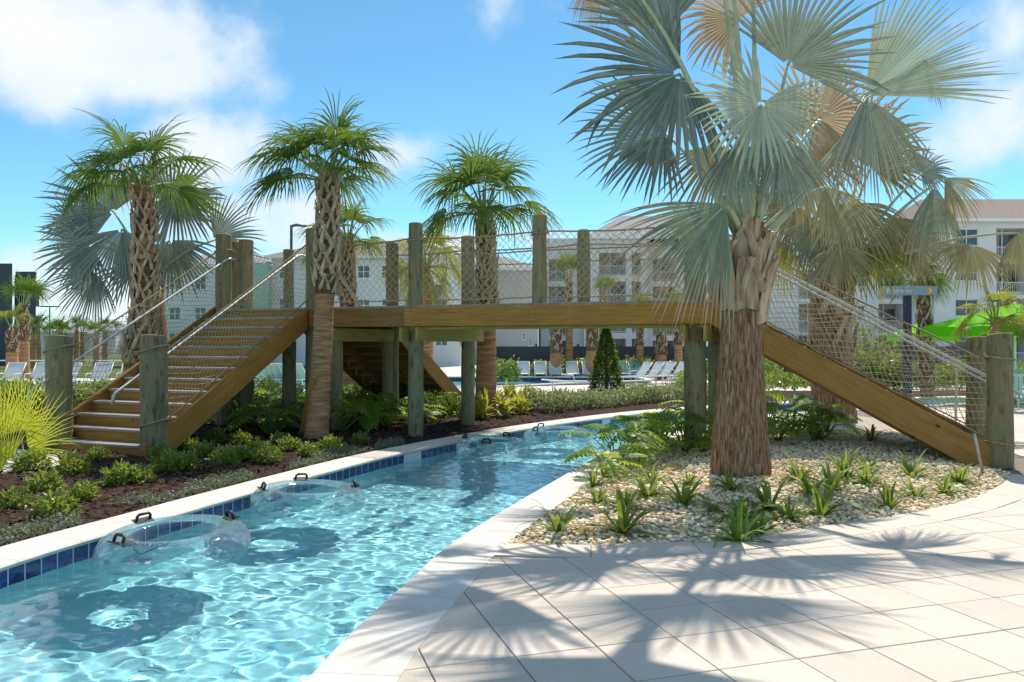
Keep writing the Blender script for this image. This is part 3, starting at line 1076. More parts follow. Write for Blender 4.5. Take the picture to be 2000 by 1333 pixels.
# --- aluminium handrails
def handrail(foot, up_dir, h=.93, low_ext=.35, hi=3.62, end=True):
    sl = RISE / RUN
    P = lambda d, dz=0: foot + up_dir * d + Vector((0, 0, RISE + h + d * sl + dz))
    pts = [P(-low_ext, -.14), P(-low_ext, -.03), P(-low_ext + .03, .0)] + [P(d) for d in np.linspace(-low_ext + .12, hi, 8)]
    e = P(hi)
    pts += [e + up_dir * .10 + Vector((0, 0, .02)), e + up_dir * .32 + Vector((0, 0, .01)), e + up_dir * .37 + Vector((0, 0, -.02)), e + up_dir * .38 + Vector((0, 0, -.12))]
    o = under(MB().tube(pts, .021, 10).build('handrail', M['alu']))
    return o
handrail(S0 - A2 * .23, N2)
handrail(S0 - A2 * (W1 - .25), N2)
handrail(F3 + N2 * .20, -A2, low_ext=.55)
handrail(F3 + N2 * (BW - .2), -A2, low_ext=.55)
for p in (S0 - A2 * (W1 - .17) + N2 * 3.5, ):
    under(MB().tube([p + Vector((0, 0, ZD + .88)), p + Vector((-.02, 0, ZD + .78)), p + Vector((.03, 0, ZD + .74)), p + Vector((.06, 0, ZD + .84))], .014, 8).build('rail_bracket', M['alu']))

# --- ropes and nets
def rope(pts, sag=.0, r=.0125, seg=14, wob=.006, seed=0):
    rg_ = random.Random(seed)
    out = []
    for a, b in zip(pts[:-1], pts[1:]):
        a, b = Vector(a), Vector(b)
        for k in range(seg):
            t = k / seg
            out.append(a.lerp(b, t) + Vector((rg_.uniform(-wob, wob), rg_.uniform(-wob, wob), -4 * sag * t * (1 - t) + rg_.uniform(-wob, wob))))
    out.append(Vector(pts[-1]))
    return under(MB().tube(out, r, 6).build('rope', M['rope']))
def net(q, nu, nv, diag=True, r=.0044, seed=0, name='rope_net'):
    """knotted net over the patch q(u, v)"""
    mb = MB()
    rg_ = random.Random(seed)
    jit = {}
    def node(i, j):
        if (i, j) not in jit:
            e = 0 if j in (0, nv) else .25
            jit[(i, j)] = q(min(max((i + rg_.uniform(-e, e)) / nu, 0), 1), min(max((j + rg_.uniform(-e, e)) / nv, 0), 1))
        return jit[(i, j)]
    lines = []
    if diag:
        for st in range(-nv, nu + 1, 2):
            for sg in (1, -1):
                ln = []
                for j in range(nv + 1):
                    i = st + j if sg > 0 else st + nv - j
                    if 0 <= i <= nu:
                        ln.append(node(i, j))
                lines.append(ln)
    else:
        lines += [[node(i, j) for j in range(nv + 1)] for i in range(nu + 1)]
        lines += [[node(i, j) for i in range(nu + 1)] for j in range(nv + 1)]
    for ln in lines:
        if len(ln) > 1:
            mb.tube(ln, r, 3, caps=False)
    return under(mb.build(name, M['net']))
GR = 1.125
ts = [.02, 2.15, 4.40, 6.85]
for s, tl in ((.10, ts), (BW - .1, [.58, 2.25, 4.56, 6.9])):
    rope([BP(t, s, ZD + GR + (0.03 if k in (1, 2) else 0)) for k, t in enumerate(tl)], .04, .015, seed=int(s * 10))
    rope([BP(t, s, ZD + .10) for t in tl], .012, .0115, seed=3 + int(s * 10))
    rope([BP(t, s, ZD + .85) for t in (2.9, 4.4, 6.85)], .02, .012, seed=5 + int(s * 10))
    for k in range(len(tl) - 1):
        t0, t1 = tl[k], tl[k + 1]
        sag = lambda u: -.09 * u * (1 - u)
        net(lambda u, v, t0=t0, t1=t1, s=s: BP(t0 + (t1 - t0) * u, s, ZD + .10 + (GR - .10 + sag(u)) * v), int((t1 - t0) / .064), 16, True, seed=k + int(s * 10))
# landing ends
rope([BP(-2.0, .10, ZD + GR + .02), BP(-1.72, .40, ZD + GR - .02), BP(-1.94, BW - .1, ZD + GR - .06)], .02, seed=20)
net(lambda u, v: BP(-1.72 - .22 * u, .40 + (BW - .5) * u, ZD + .1 + (GR - .1) * v), 22, 14, True, seed=21)
rope([BP(-1.94, BW - .1, ZD + GR - .05), BP(-1.94, BW - .1, ZD + .1)], 0, seed=22)
# stair sides
def stair_side(foot, up_dir, dmax, hi_z, seed, d0=.1):
    sl = RISE / RUN
    z_top = lambda d: 1.36 + (hi_z - 1.36) * (d - d0) / (dmax - d0)
    z_bot = lambda d: .36 + (ZD + .12 - .36) * (d - d0) / (dmax - d0)
    P = lambda d, z: foot + up_dir * d + Vector((0, 0, z))
    rope([P(d0, z_top(d0)), P(dmax, z_top(dmax))], .035, .013, 26, seed=seed)
    rope([P(d0, z_bot(d0)), P(dmax, z_bot(dmax))], .02, .012, 26, seed=seed + 1)
    bulge = Vector((0, 0, 1)).cross(up_dir)
    def q(u, v):
        d = d0 + (dmax - d0) * u
        sg = -.10 * u * (1 - u)
        return P(d, z_bot(d) + sg * .3 + (z_top(d) + sg - z_bot(d)) * v) + bulge * .03 * math.sin(9 * u + 3 * v)
    # strands running level across and steep ones crossing them
    mb = MB()
    rg_ = random.Random(seed)
    z = .40
    while z < hi_z:
        ln = []
        for k in range(61):
            u = k / 60
            d = d0 + (dmax - d0) * u
            zz = z + .02 * math.sin(7 * u + z * 9) + .012 * math.sin(23 * u + 5 * z)
            v = (zz - z_bot(d)) / (z_top(d) - z_bot(d))
            if 0 <= v <= 1:
                ln.append(q(u, v))
        if len(ln) > 2:
            mb.tube(ln, .0044, 3, caps=False)
        z += .078
    n = int((dmax - d0) / .085)
    for k in range(-6, n + 1):
        ln = []
        for j in range(13):
            u = (k + j * .45 + .2 * math.sin(j + k)) / n
            if 0 <= u <= 1:
                ln.append(q(u, j / 12))
        if len(ln) > 2:
            mb.tube(ln, .0042, 3, caps=False)
    under(mb.build('rope_net', M['net']))
stair_side(S0 - A2 * .02, N2, 3.58, ZD + GR, 60)
stair_side(S0 - A2 * 1.95, N2, 3.55, ZD + GR, 70)
stair_side(F3 + N2 * .04, -A2, 3.7, ZD + GR, 80)
stair_side(F3 + N2 * (BW - .05), -A2, 3.7, ZD + GR, 90)
# ------------------------------------------------------------------ palms
def leaf_mat(name, c0, c1, trans, tfrac=.35, tip=None, tip_at=.8, rough=.5, spec=.35, scale=14.0, rand=.14, nstretch=(1, 1, 1), fan=False):
    """thin leaf: reflects on the sunny side, glows through when lit from behind; t runs base -> tip"""
    n = NT(name)
    f = n.noise(n.coord('Object', nstretch), scale, 4)
    if fan:                                               # every pleat has its own tone, fold shading put into the colour, ribs paler
        sg = n.n('ShaderNodeAttribute', attribute_name='seg')
        f = n.math('ADD', n.math('MULTIPLY', f, .35), n.math('MULTIPLY_ADD', sg.outputs['Fac'], .65, 0.0))
    col = n.ramp(f, [(.36, c0), (.64, c1)])
    tr = trans
    if tip:
        a = n.n('ShaderNodeAttribute', attribute_name='t')
        oi = n.n('ShaderNodeObjectInfo')
        k = n.math('ADD', a.outputs['Fac'], n.math('MULTIPLY_ADD', f, .4, -.2))
        k = n.math('ADD', k, n.math('MULTIPLY_ADD', oi.outputs['Random'], .16, -.08))
        m = n.ramp(k, [(max(tip_at - .12, 0), (0, 0, 0)), (min(tip_at + .1, 1), (1, 1, 1))])
        col = n.mix(m, col, tip)
        tr = n.mix(m, trans, tuple(c * .8 for c in tip[:3]))
    col = n.rand(col, rand)
    p = n.bsdf(col, rough, spec)
    t = n.n('ShaderNodeBsdfTranslucent')
    if isinstance(tr, tuple):
        t.inputs['Color'].default_value = (*tr[:3], 1)
    else:
        n.l(tr, t.inputs['Color'])
    ms = n.n('ShaderNodeMixShader')
    ms.inputs['Fac'].default_value = tfrac
    n.l(p, ms.inputs[1]); n.l(t.outputs[0], ms.inputs[2])
    return n.done(ms.outputs[0])
TAN = (.52, .375, .245)
M['bismarck'] = leaf_mat('silver_fan_leaf', (.25, .275, .23), (.49, .50, .44), (.40, .43, .20), .11, TAN, 1.02, .42, fan=True)
M['bismarck_blue'] = leaf_mat('blue_silver_fan_leaf', (.15, .195, .185), (.35, .39, .36), (.30, .35, .18), .10, TAN, 1.03, .42, fan=True)
M['bismarck_lit'] = leaf_mat('lit_silver_fan_leaf', (.42, .43, .35), (.66, .65, .55), (.60, .60, .22), .20, TAN, 1.04, .45, fan=True)  # brighter copy, light on the fan's face put into its colour
M['bismarck_brown'] = leaf_mat('silver_fan_leaf_scorched', (.22, .25, .18), (.38, .40, .29), (.38, .40, .16), .12, TAN, .66, .55, fan=True)
M['bismarck_olive'] = leaf_mat('olive_fan_leaf', (.28, .245, .125), (.50, .43, .25), (.46, .38, .15), .2, TAN, .9, .55, fan=True)
M['dead_fan'] = leaf_mat('dry_tan_fan_leaf', (.40, .30, .205), (.60, .47, .34), (.52, .38, .23), .35, None, .9, .8, .1, fan=True)
M['sabal'] = leaf_mat('green_fan_leaf', (.055, .12, .025), (.125, .21, .05), (.26, .36, .05), .30, (.30, .30, .10), 1.08, .6, .15, fan=True)
M['sabal_yellow'] = leaf_mat('yellow_green_fan_leaf', (.13, .18, .03), (.25, .27, .05), (.42, .42, .05), .4, (.45, .30, .10), .95, .5, fan=True)
M['petiole'] = nmat('pale_leaf_stalk', [(.36, .40, .24), (.55, .56, .42)], 6, (1, 1, 1), rough=.5)
M['petiole_green'] = nmat('green_leaf_stalk', [(.16, .23, .06), (.30, .35, .12)], 6, rough=.45)
def trunk_mat(name, stops, stretch, scale, bump, bscale):
    return nmat(name, stops, scale, stretch, 8, .92, .1, bump, bscale, .02)
M['bis_trunk'] = trunk_mat('fibrous_red_brown_trunk', [(.09, .045, .025), (.24, .135, .08), (.39, .245, .15), (.56, .41, .28)], (20, 20, 2.2), 2.2, 1.0, 7)
M['sab_trunk'] = trunk_mat('ringed_tan_trunk', [(.24, .11, .055), (.43, .225, .115), (.58, .36, .21)], (2, 2, 14), 1.5, .8, 4)
M['sab_fibre'] = trunk_mat('brown_fibre_trunk', [(.07, .04, .025), (.16, .095, .055), (.28, .18, .11)], (6, 6, 6), 3, .9, 8)
M['boot'] = nmat('weathered_leaf_base', [(.30, .19, .125), (.50, .36, .25), (.66, .53, .40)], 5, (4, 4, 1.2), 6, .85, .15, .5, 14, .01, rand=.2)
M['boot_big'] = nmat('cut_leaf_base', [(.26, .16, .11), (.48, .34, .23), (.66, .53, .40)], 3, (5, 5, .8), 6, .85, .15, .6, 9, .015, rand=.2)

DOWN = Vector((0, 0, -1))
def fan_geo(mb, H, axis, nrm, R, spread, nseg, fuse, sag, tipsag, rng, cup=.25, pleat=.8, mat=0, side_len=.62):
    """costapalmate fan: pleated, fused inside, free drooping segments outside"""
    axis = axis.normalized()
    nrm = (nrm - axis * nrm.dot(axis)).normalized()
    side = nrm.cross(axis)
    dphi = 2 * spread / nseg
    fr = [.05, fuse * .5, fuse, fuse + (1 - fuse) * .3, fuse + (1 - fuse) * .62, 1.0]
    for k in range(nseg):
        phi = -spread + dphi * (k + .5)
        cp, sp = math.cos(phi), math.sin(phi)
        d = (axis * cp + side * sp + nrm * cup * abs(sp)).normalized()
        e = (side * cp - axis * sp).normalized()
        n2 = d.cross(e) * -1
        if n2.dot(nrm) < 0:
            n2 = -n2
        L = R * (side_len + (1 - side_len) * math.cos(phi * .55)) * rng.uniform(.82, 1.06)
        tsg = tipsag * rng.uniform(.6, 1.5)
        if rng.random() < .04:
            tsg *= 3
        p = H + d * L * fr[0]
        dd = d.copy()
        vs_, at_, sg_ = [], [], []
        sv = rng.uniform(.22, .68)
        tw = rng.uniform(-.25, .25)
        for i, r in enumerate(fr):
            if i:
                st = L * (fr[i] - fr[i - 1])
                b = sag if fr[i] <= fuse + 1e-6 else tsg
                dd = (dd + DOWN * b * (fr[i] - fr[i - 1])).normalized()
                p = p + dd * st
            if i < 5:
                if r <= fuse:
                    hw = L * r * math.tan(dphi / 2) * 1.02
                else:
                    hw = L * fuse * math.tan(dphi / 2) * (.95 - .58 * ((r - fuse) / (1 - fuse)) ** 1.5)
                ee = (e + n2 * tw * (r - fuse if r > fuse else 0)).normalized()
                mid = n2 * (-pleat * hw)
                vs_ += [p - ee * hw, p + mid, p + ee * hw]
                at_ += [r, r, r]
                sg_ += [sv - .16, sv + .26, sv - .16]
            else:
                vs_.append(p); at_.append(1.0); sg_.append(sv)
        fs = []
        for i in range(4):
            o = i * 3
            fs += [(o, o + 1, o + 4, o + 3), (o + 1, o + 2, o + 5, o + 4)]
        fs += [(12, 13, 15), (13, 14, 15)]
        mb.add(vs_, fs, mat, False, at_, sg_)
def stalk(mb, base, H, mid_push, r0, r1, mat=1, n=7):
    base, H = Vector(base), Vector(H)
    pts, rad = [], []
    for k in range(9):
        t = k / 8
        pts.append(base.lerp(H, t) + Vector(mid_push) * 4 * t * (1 - t))
        rad.append(r0 + (r1 - r0) * t)
    mb.tube(pts, rad, n, mat)
    return pts
def crown_frond(palm, base, H, axis, nrm, R, spread, mats, rng, nseg=46, fuse=.46, sag=.25, tipsag=1.0, push=(0, 0, .12), r0=.035, r1=.014, cup=.25, side_len=.62):
    """frond given in world space; stored relative to its palm"""
    o = palm.location
    mb = MB()
    stalk(mb, Vector(base) - o, Vector(H) - o, push, r0, r1)
    # the stalk runs a little way into the fan as its rib
    ax = axis.normalized()
    mb.tube([Vector(H) - o, Vector(H) - o + ax * R * .16, Vector(H) - o + (ax + DOWN * .1).normalized() * R * .34], [r1, r1 * .7, r1 * .3], 5, 1)
    fan_geo(mb, Vector(H) - o, axis, nrm, R, spread, nseg, fuse, sag, tipsag, rng, cup, side_len=side_len)
    return mb.build('frond', mats, palm)

def taper_trunk(palm, pts, rads, mat, seed=0, n=20, wob=.02, name='trunk'):
    rg_ = random.Random(seed)
    P = np.array(pts, float)
    d = np.r_[0, np.cumsum(np.linalg.norm(np.diff(P, axis=0), axis=1))]
    k = max(8, int(d[-1] / .07))
    s = np.linspace(0, d[-1], k)
    X = np.c_[[np.interp(s, d, P[:, i]) for i in range(3)]].T
    Rr = np.interp(s, d, rads)
    vs_, fs = [], []
    ph = rg_.uniform(0, 6)
    for i in range(k):
        for j in range(n):
            a = 2 * math.pi * j / n
            r = Rr[i] * (1 + wob * math.sin(3 * a + ph + s[i] * 2) + wob * .7 * math.sin(5 * a - s[i] * 3) + wob * rg_.uniform(-.6, .6)) + wob * .25 * math.sin(s[i] * 40)
            vs_.append((X[i][0] + r * math.cos(a), X[i][1] + r * math.sin(a), X[i][2]))
    for i in range(k - 1):
        for j in range(n):
            j2 = (j + 1) % n
            fs.append((i * n + j, i * n + j2, (i + 1) * n + j2, (i + 1) * n + j))
    mb = MB().add(vs_, fs, 0, True)
    mb.add(vs_[-n:], [tuple(range(n))])
    return mb.build(name, mat, palm)
def boot_mesh(name, w, L, out, mat, seed):
    """cut leaf base: two straps rising from the trunk to one blunt stub"""
    rg_ = random.Random(seed)
    mb = MB()
    top = Vector((out, rg_.uniform(-.02, .02), L))
    for sg in (-1, 1):
        a = Vector((0, sg * w, rg_.uniform(-.03, .03)))
        pts = [a, a.lerp(top, .5) + Vector((out * .12, sg * w * .08, 0)), top, top + Vector((out * .35, -sg * w * .22, L * rg_.uniform(.12, .3)))]
        th = [.034, .032, .026, .014]
        for i in range(3):
            p, q = pts[i], pts[i + 1]
            h0, h1 = w * .40 * (1 - i * .12), w * .40 * (1 - (i + 1) * .12)
            mb.add([p + Vector((0, -h0, 0)), p + Vector((th[i], -h0 * .4, 0)), p + Vector((th[i], h0 * .4, 0)), p + Vector((0, h0, 0)),
                    q + Vector((0, -h1, 0)), q + Vector((th[i + 1], -h1 * .4, 0)), q + Vector((th[i + 1], h1 * .4, 0)), q + Vector((0, h1, 0))],
                   [(0, 1, 5, 4), (1, 2, 6, 5), (2, 3, 7, 6), (3, 0, 4, 7), (4, 5, 6, 7)])
    return mb.mesh(name, mat)
BOOTS = [boot_mesh('leaf_base', .085, .25, .062, M['boot'], k) for k in range(4)]
def add_boots(palm, axis_pts, rads, z0, z1, dz, seed, scale=1.0, meshes=None):
    rg_ = random.Random(seed)
    P = np.array(axis_pts, float)
    z, k = z0, 0
    while z < z1:
        ang = k * 2.39996 + rg_.uniform(-.12, .12)
        c = Vector([np.interp(z, P[:, 2], P[:, i]) for i in range(2)] + [z])
        r = float(np.interp(z, P[:, 2], rads))
        m = Matrix.Translation(c + Vector((math.cos(ang), math.sin(ang), 0)) * r * .93) @ Matrix.Rotation(ang, 4, 'Z') @ Matrix.Rotation(rg_.uniform(-.15, .15), 4, 'X') @ Matrix.Scale(scale * rg_.uniform(.85, 1.2), 4)
        new_obj('leaf_base', rg_.choice(meshes or BOOTS), palm, m)
        z += dz
        k += 1
# sabal frond meshes at a range of attitudes, shared between palms
def auto_frond(e, Lp, R, seed, mats, nseg=34, spread=1.8, fuse=.32, sag=.6, tipsag=2.3, bend=.55, cup=.3):
    rng = random.Random(seed)
    mb = MB()
    d = Vector((math.cos(e), 0, math.sin(e)))
    p = Vector((.05, 0, 0))
    pts, rad = [p.copy()], [.024]
    for k in range(7):
        d = (d + DOWN * bend / 7).normalized()
        p = p + d * Lp / 7
        pts.append(p.copy()); rad.append(.024 - .014 * (k + 1) / 7)
    mb.tube(pts, rad, 6, 1)
    axis = (d + DOWN * .35).normalized()
    nrm = Vector((-axis.z, 0, axis.x))
    if nrm.z < 0 and abs(nrm.z) > .3: nrm = -nrm
    nrm = (nrm + Vector((0, rng.uniform(-.5, .5), 0))).normalized()
    fan_geo(mb, p, axis, nrm, R, spread, nseg, fuse, sag, tipsag, rng, cup, side_len=.7)
    return mb.mesh('frond', mats)
ELEV = [1.45, 1.25, 1.0, .75, .5, .25, 0.0, -.35, -.8]
def frond_set(mats, Lp, R, seed, **kw):
    return [[auto_frond(e, Lp * (1 if e > -.2 else .8), R, seed + 10 * i + j, mats, **kw) for j in range(2)] for i, e in enumerate(ELEV)]
SAB = frond_set([M['sabal'], M['petiole_green']], .58, .92, 100, tipsag=1.7, bend=.42)
SABY = frond_set([M['sabal_yellow'], M['petiole_green']], .5, .72, 300)
def sabal(label, axis_pts, rads, boots, n_fr, seed, fset=SAB, lean=0.0, elev=(0, 9), scale=1.0, group=None, boot_dz=.036, name='cabbage_palm', smooth_to=None, az0=0.0):
    base = Vector(axis_pts[0])
    palm = empty(name, base, 0, label, 'palm tree', group)
    loc = [Vector(p) - base for p in axis_pts]
    taper_trunk(palm, loc, rads, M['sab_trunk'], seed)
    if boots:
        z0, z1 = boots
        add_boots(palm, loc, rads, z0 - base.z, z1 - base.z, boot_dz, seed)
        # dark fibre shows between the leaf bases
        zz = np.linspace(z0 - base.z, z1 - base.z, 6)
        P = np.array([list(q) for q in loc])
        taper_trunk(palm, [(np.interp(z, P[:, 2], P[:, 0]), np.interp(z, P[:, 2], P[:, 1]), z) for z in zz], [float(np.interp(z, P[:, 2], rads)) * 1.03 for z in zz], M['sab_fibre'], seed + 1, name='fibre_sheath')
    top = loc[-1]
    rg_ = random.Random(seed)
    for k in range(n_fr):
        f = k / max(n_fr - 1, 1)
        idx = elev[0] + f * (elev[1] - elev[0] - 1)
        i = min(len(ELEV) - 1, max(0, int(round(idx + rg_.uniform(-.6, .6)))))
        az = az0 + k * 2.39996 + rg_.uniform(-.25, .25)
        m = Matrix.Translation(top + Vector((0, 0, -.10 * f))) @ Matrix.Rotation(lean, 4, 'Y') @ Matrix.Rotation(az, 4, 'Z') @ Matrix.Rotation(rg_.uniform(-.2, .2), 4, 'X') @ Matrix.Scale(scale * rg_.uniform(.88, 1.12), 4)
        new_obj('frond', rg_.choice(fset[i]), palm, m)
    return palm

def pxl(px, py, D):
    return at(px, py, D)
def img_dir(dx, dy, tow):
    return Vector((dx, -tow, -dy)).normalized()

# --- the big silver fan palm on the island
BD = 9.59
bp = gnd(1446, 930, .05)
bis = empty('silver_fan_palm', bp, 0, 'large silver-blue fan palm with stout flared trunk on the gravel island', 'palm tree')
k_ = BD / F
axis_b = [(0, 0, -.08), (0, 0, .15), (-.01, 0, .6), (.0, 0, 1.2), (.03, 0, 1.75), (.07, 0, 2.2), (.1, 0, 2.66), (.11, 0, 2.95)]
rad_b = [.35, .345, .305, .262, .238, .225, .215, .15]
taper_trunk(bis, axis_b, rad_b, M['bis_trunk'], 3, 28, .018)
BIGB = [boot_mesh('leaf_base', .12, .34, .085, M['boot_big'], 20 + k) for k in range(3)]
add_boots(bis, axis_b, rad_b, 1.9, 2.72, .085, 9, 1.05, BIGB)
def wide_boot(ang, z, w, L, out, seed):
    """broad cut leaf sheath wrapped on the trunk, curling away at the top"""
    rg_ = random.Random(seed)
    mb = MB()
    nu, nv = 7, 6
    vs_, fs = [], []
    r = float(np.interp(z, [q[2] for q in axis_b], rad_b))
    cx = float(np.interp(z, [q[2] for q in axis_b], [q[0] for q in axis_b]))
    for th in (0, .03):
        for j in range(nv + 1):
            v = j / nv
            ww = w * (1 - .45 * v)
            for i in range(nu + 1):
                u = i / nu * 2 - 1
                a = ang + u * ww / r + .12 * math.sin(seed) * v
                rr = r * 1.01 + out * v ** 1.6 + th * (1 - abs(u) ** 3 * .7) + .012 * math.sin(9 * u + seed)
                vs_.append((cx + rr * math.cos(a), rr * math.sin(a), z + L * v + (rg_.uniform(-.03, .05) if j == nv else 0) - .05 * abs(u) * (1 - v)))
    m = (nu + 1) * (nv + 1)
    for j in range(nv):
        for i in range(nu):
            a0 = j * (nu + 1) + i
            q = (a0, a0 + 1, a0 + nu + 2, a0 + nu + 1)
            fs += [tuple(x + m for x in q), q[::-1]]
    for i in range(nu):
        t0 = nv * (nu + 1) + i
        fs.append((t0, t0 + 1, t0 + 1 + m, t0 + m))
    for j in range(nv):
        for i in (0, nu):
            a0 = j * (nu + 1) + i
            fs.append((a0, a0 + nu + 1, a0 + nu + 1 + m, a0 + m))
    return mb.add(vs_, fs, 0, True).build('leaf_base', M['boot_big'], bis)
for k, (ang, z, w, L, out) in enumerate([(-1.75, 1.95, .15, .55, .06), (-.55, 1.8, .16, .72, .14), (-2.75, 1.95, .14, .6, .10), (-1.2, 2.2, .13, .5, .05), (.3, 1.95, .15, .6, .13), (1.4, 2.0, .16, .6, .12),
                                         (2.4, 2.05, .15, .55, .10), (-2.2, 2.35, .12, .42, .06), (-.9, 2.42, .12, .38, .08), (-1.6, 2.5, .10, .45, .03)]):
    wide_boot(ang, z, w, L, out, k)
rb = random.Random(77)
crown = bp + Vector((.1, 0, 2.75))
def B_frond(px, py, D, dx, dy, tow, Rpx, spread, nvec=(0, 1, .35), mat='bismarck', sag=.2, tip=.8, palm=bis, cr=None, push=(0, 0, .15), nseg=34, fuse=.46, r0=.042, r1=.017, cup=.22, pet='petiole', side_len=.62):
    H = pxl(px, py, D)
    ax = img_dir(dx, dy, tow)
    nv = Vector((nvec[0], -nvec[1], nvec[2]))
    b = (cr or crown)
    toH = (H - b); toH.z = 0
    start = b + (toH.normalized() * .10 if toH.length > .01 else Vector()) + Vector((0, 0, rb.uniform(-.1, .1)))
    return crown_frond(palm, start, H, ax, nv, Rpx * D / F, spread, [M[mat], M[pet]], rb, nseg, fuse, sag, tip, push, r0, r1, cup, side_len)
B_frond(1328, 145, 9.0, -.92, .35, .1, 262, 1.95, (.15, 1, .2), 'bismarck_blue', .25, .7)
B_frond(1300, 262, 10.3, -.95, .30, 0, 200, 1.5, (.1, 1, .5), 'bismarck_blue', .2, .6)
B_frond(1487, 205, 8.3, -.45, .85, .25, 172, 2.75, (-.1, 1, .28), 'bismarck_lit', .25, .6, nseg=46, fuse=.45, cup=.10, side_len=.8)
B_frond(1538, 128, 9.3, .55, -.80, .1, 215, 1.55, (-.3, 1, -.2), 'bismarck', .1, .35)
B_frond(1690, 188, 9.2, .82, -.55, .1, 250, .85, (-.3, 1, .4), 'bismarck_lit', .1, .3, push=(.05, 0, -.12), fuse=.55)
B_frond(1693, 192, 9.15, .12, 1, .1, 225, .85, (.1, 1, .1), 'bismarck', .3, .9, push=(.05, 0, -.12))
B_frond(1418, 400, 8.75, -.74, .66, .2, 285, .80, (.3, 1, .5), 'bismarck_brown', .25, .7, nseg=40, push=(0, 0, .05))
B_frond(1300, 62, 9.7, -.45, -.9, .0, 240, 1.2, (.3, 1, .1), 'bismarck_blue', .1, .3)
B_frond(1440, 40, 10.3, -.45, -.25, 0, 165, 2.0, (.1, 1, .1), 'dead_fan', .4, 1.4)
B_frond(1160, -40, 10.2, -.1, .95, 0, 110, .8, (.1, 1, .1), 'dead_fan', .4, 1.4)
B_frond(1470, -90, 9.3, -.1, -1, .1, 230, 1.6, (.0, 1, -.2), 'bismarck', .1, .4)
B_frond(1505, 262, 9.2, .05, 1, .15, 165, 1.1, (.1, 1, .2), 'bismarck_blue', .3, .9)
B_frond(1415, 282, 10.1, -.35, .95, 0, 185, 1.1, (.1, 1, .3), 'bismarck_olive', .3, .9)
B_frond(1612, 366, 9.35, .40, .9, .1, 150, 1.0, (.2, 1, .4), 'bismarck_olive', .4, 1.2, push=(.0, 0, .10))
B_frond(1600, 235, 10.6, .7, .25, -.3, 180, 1.9, (-.1, 1, .3), 'dead_fan', .3, 1.0)
B_frond(1560, 300, 10.4, .5, .7, -.2, 170, 1.3, (.1, 1, .3), 'bismarck_olive', .3, .9)
B_frond(1440, 282, 8.8, -.22, 1, .15, 160, .72, (.1, 1, .15), 'bismarck_blue', .3, .9)
B_frond(1522, 288, 8.8, .16, 1, .15, 155, .70, (.1, 1, .15), 'bismarck_blue', .3, .9)
B_frond(1808, 118, 9.1, .22, 1, .1, 105, .25, (.1, 1, .15), 'bismarck_blue', .3, .6, nseg=9, r0=.02, r1=.01)
# fronds arching out over the walkway (they throw the shadows there)
for (x, y, z, ax, R, sp) in ((1.35, 8.8, 5.5, (-.8, -.5, .15), 1.4, 1.5), (2.0, 7.9, 5.6, (-.3, -.9, .1), 1.45, 1.4), (2.4, 9.0, 6.3, (-.2, -.2, .95), 1.4, 1.4)):
    crown_frond(bis, crown, Vector((x, y, z)), Vector(ax), Vector((0, -.3, 1)), R, sp, [M['bismarck'], M['petiole']], rb, 38, .46, .2, .6, (0, -.1, .25), .042, .017, .22)

# --- second silver palm, behind the walkway stair
D2 = 15.8
p2 = gnd(1628, 830, 0.0)
bis2 = empty('silver_fan_palm', p2, 0, 'olive and tan fan palm with drooping dry fronds behind the gravel stair', 'palm tree')
ax2 = [(0, 0, -.1), (0, 0, .3), (-.02, 0, 1.0), (-.03, 0, 1.8), (.0, 0, 2.5), (.05, 0, 2.9)]
rd2 = [.44, .42, .37, .36, .36, .22]
taper_trunk(bis2, ax2, rd2, M['bis_trunk'], 5, 22, .02)
add_boots(bis2, ax2, rd2, 1.4, 2.75, .10, 12, 1.25, BIGB)
cr2 = p2 + Vector((.02, 0, 2.7))
for a in [(1658, 398, 15.3, .10, .95, .2, 155, 1.5, (.0, 1, .35), 'bismarck_olive'), (1600, 335, 15.6, -.4, -.5, 0, 140, 1.8, (0, 1, .2), 'dead_fan'), (1560, 400, 15.9, -.55, .65, 0, 130, 1.4, (0, 1, .3), 'bismarck_olive'),
          (1800, 340, 15.4, .25, -.15, 0, 70, 2.2, (-.2, 1, .4), 'bismarck'), (1845, 348, 15.2, .6, .75, .1, 115, 1.0, (.1, 1, .4), 'bismarck_olive'), (1826, 362, 15.1, -.12, 1, .1, 190, .62, (.1, 1, .2), 'bismarck_brown'),
          (1898, 478, 15.0, -.2, 1, .2, 118, 1.35, (0, 1, .5), 'bismarck_olive'), (1640, 265, 16.4, .15, -1, -.1, 140, 1.6, (0, 1, -.1), 'dead_fan'), (1738, 425, 15.5, .35, .95, 0, 135, 1.2, (0, 1, .3), 'bismarck_olive'),
          (1600, 430, 15.4, -.2, 1, .2, 140, 1.2, (0, 1, .3), 'bismarck_brown'), (1988, 455, 14.9, .1, 1, .1, 115, 1.0, (0, 1, .4), 'bismarck_olive'), (1700, 330, 16.3, .4, -.6, 0, 140, 1.6, (0, 1, .1), 'bismarck_olive'), (1530, 470, 16.0, -.5, .9, 0, 120, 1.2, (0, 1, .3), 'sabal_yellow'), (1580, 250, 16.6, -.2, -.8, 0, 150, 1.7, (0, 1, .1), 'dead_fan'), (1690, 300, 16.9, .5, -.4, 0, 150, 1.8, (0, 1, .1), 'bismarck_olive'), (1560, 330, 16.8, -.6, .3, 0, 140, 1.8, (0, 1, .2), 'bismarck_olive'), (1640, 480, 15.0, .05, 1, .2, 130, 1.3, (0, 1, .3), 'bismarck_olive'), (1700, 480, 15.2, .3, 1, .1, 120, 1.2, (0, 1, .3), 'sabal_yellow'), (1770, 470, 15.6, .7, .7, 0, 110, 1.2, (0, 1, .3), 'bismarck_brown')]:
    B_frond(*a, palm=bis2, cr=cr2, sag=.35, tip=1.2, push=(0, 0, .22), r0=.045, r1=.018, nseg=32)

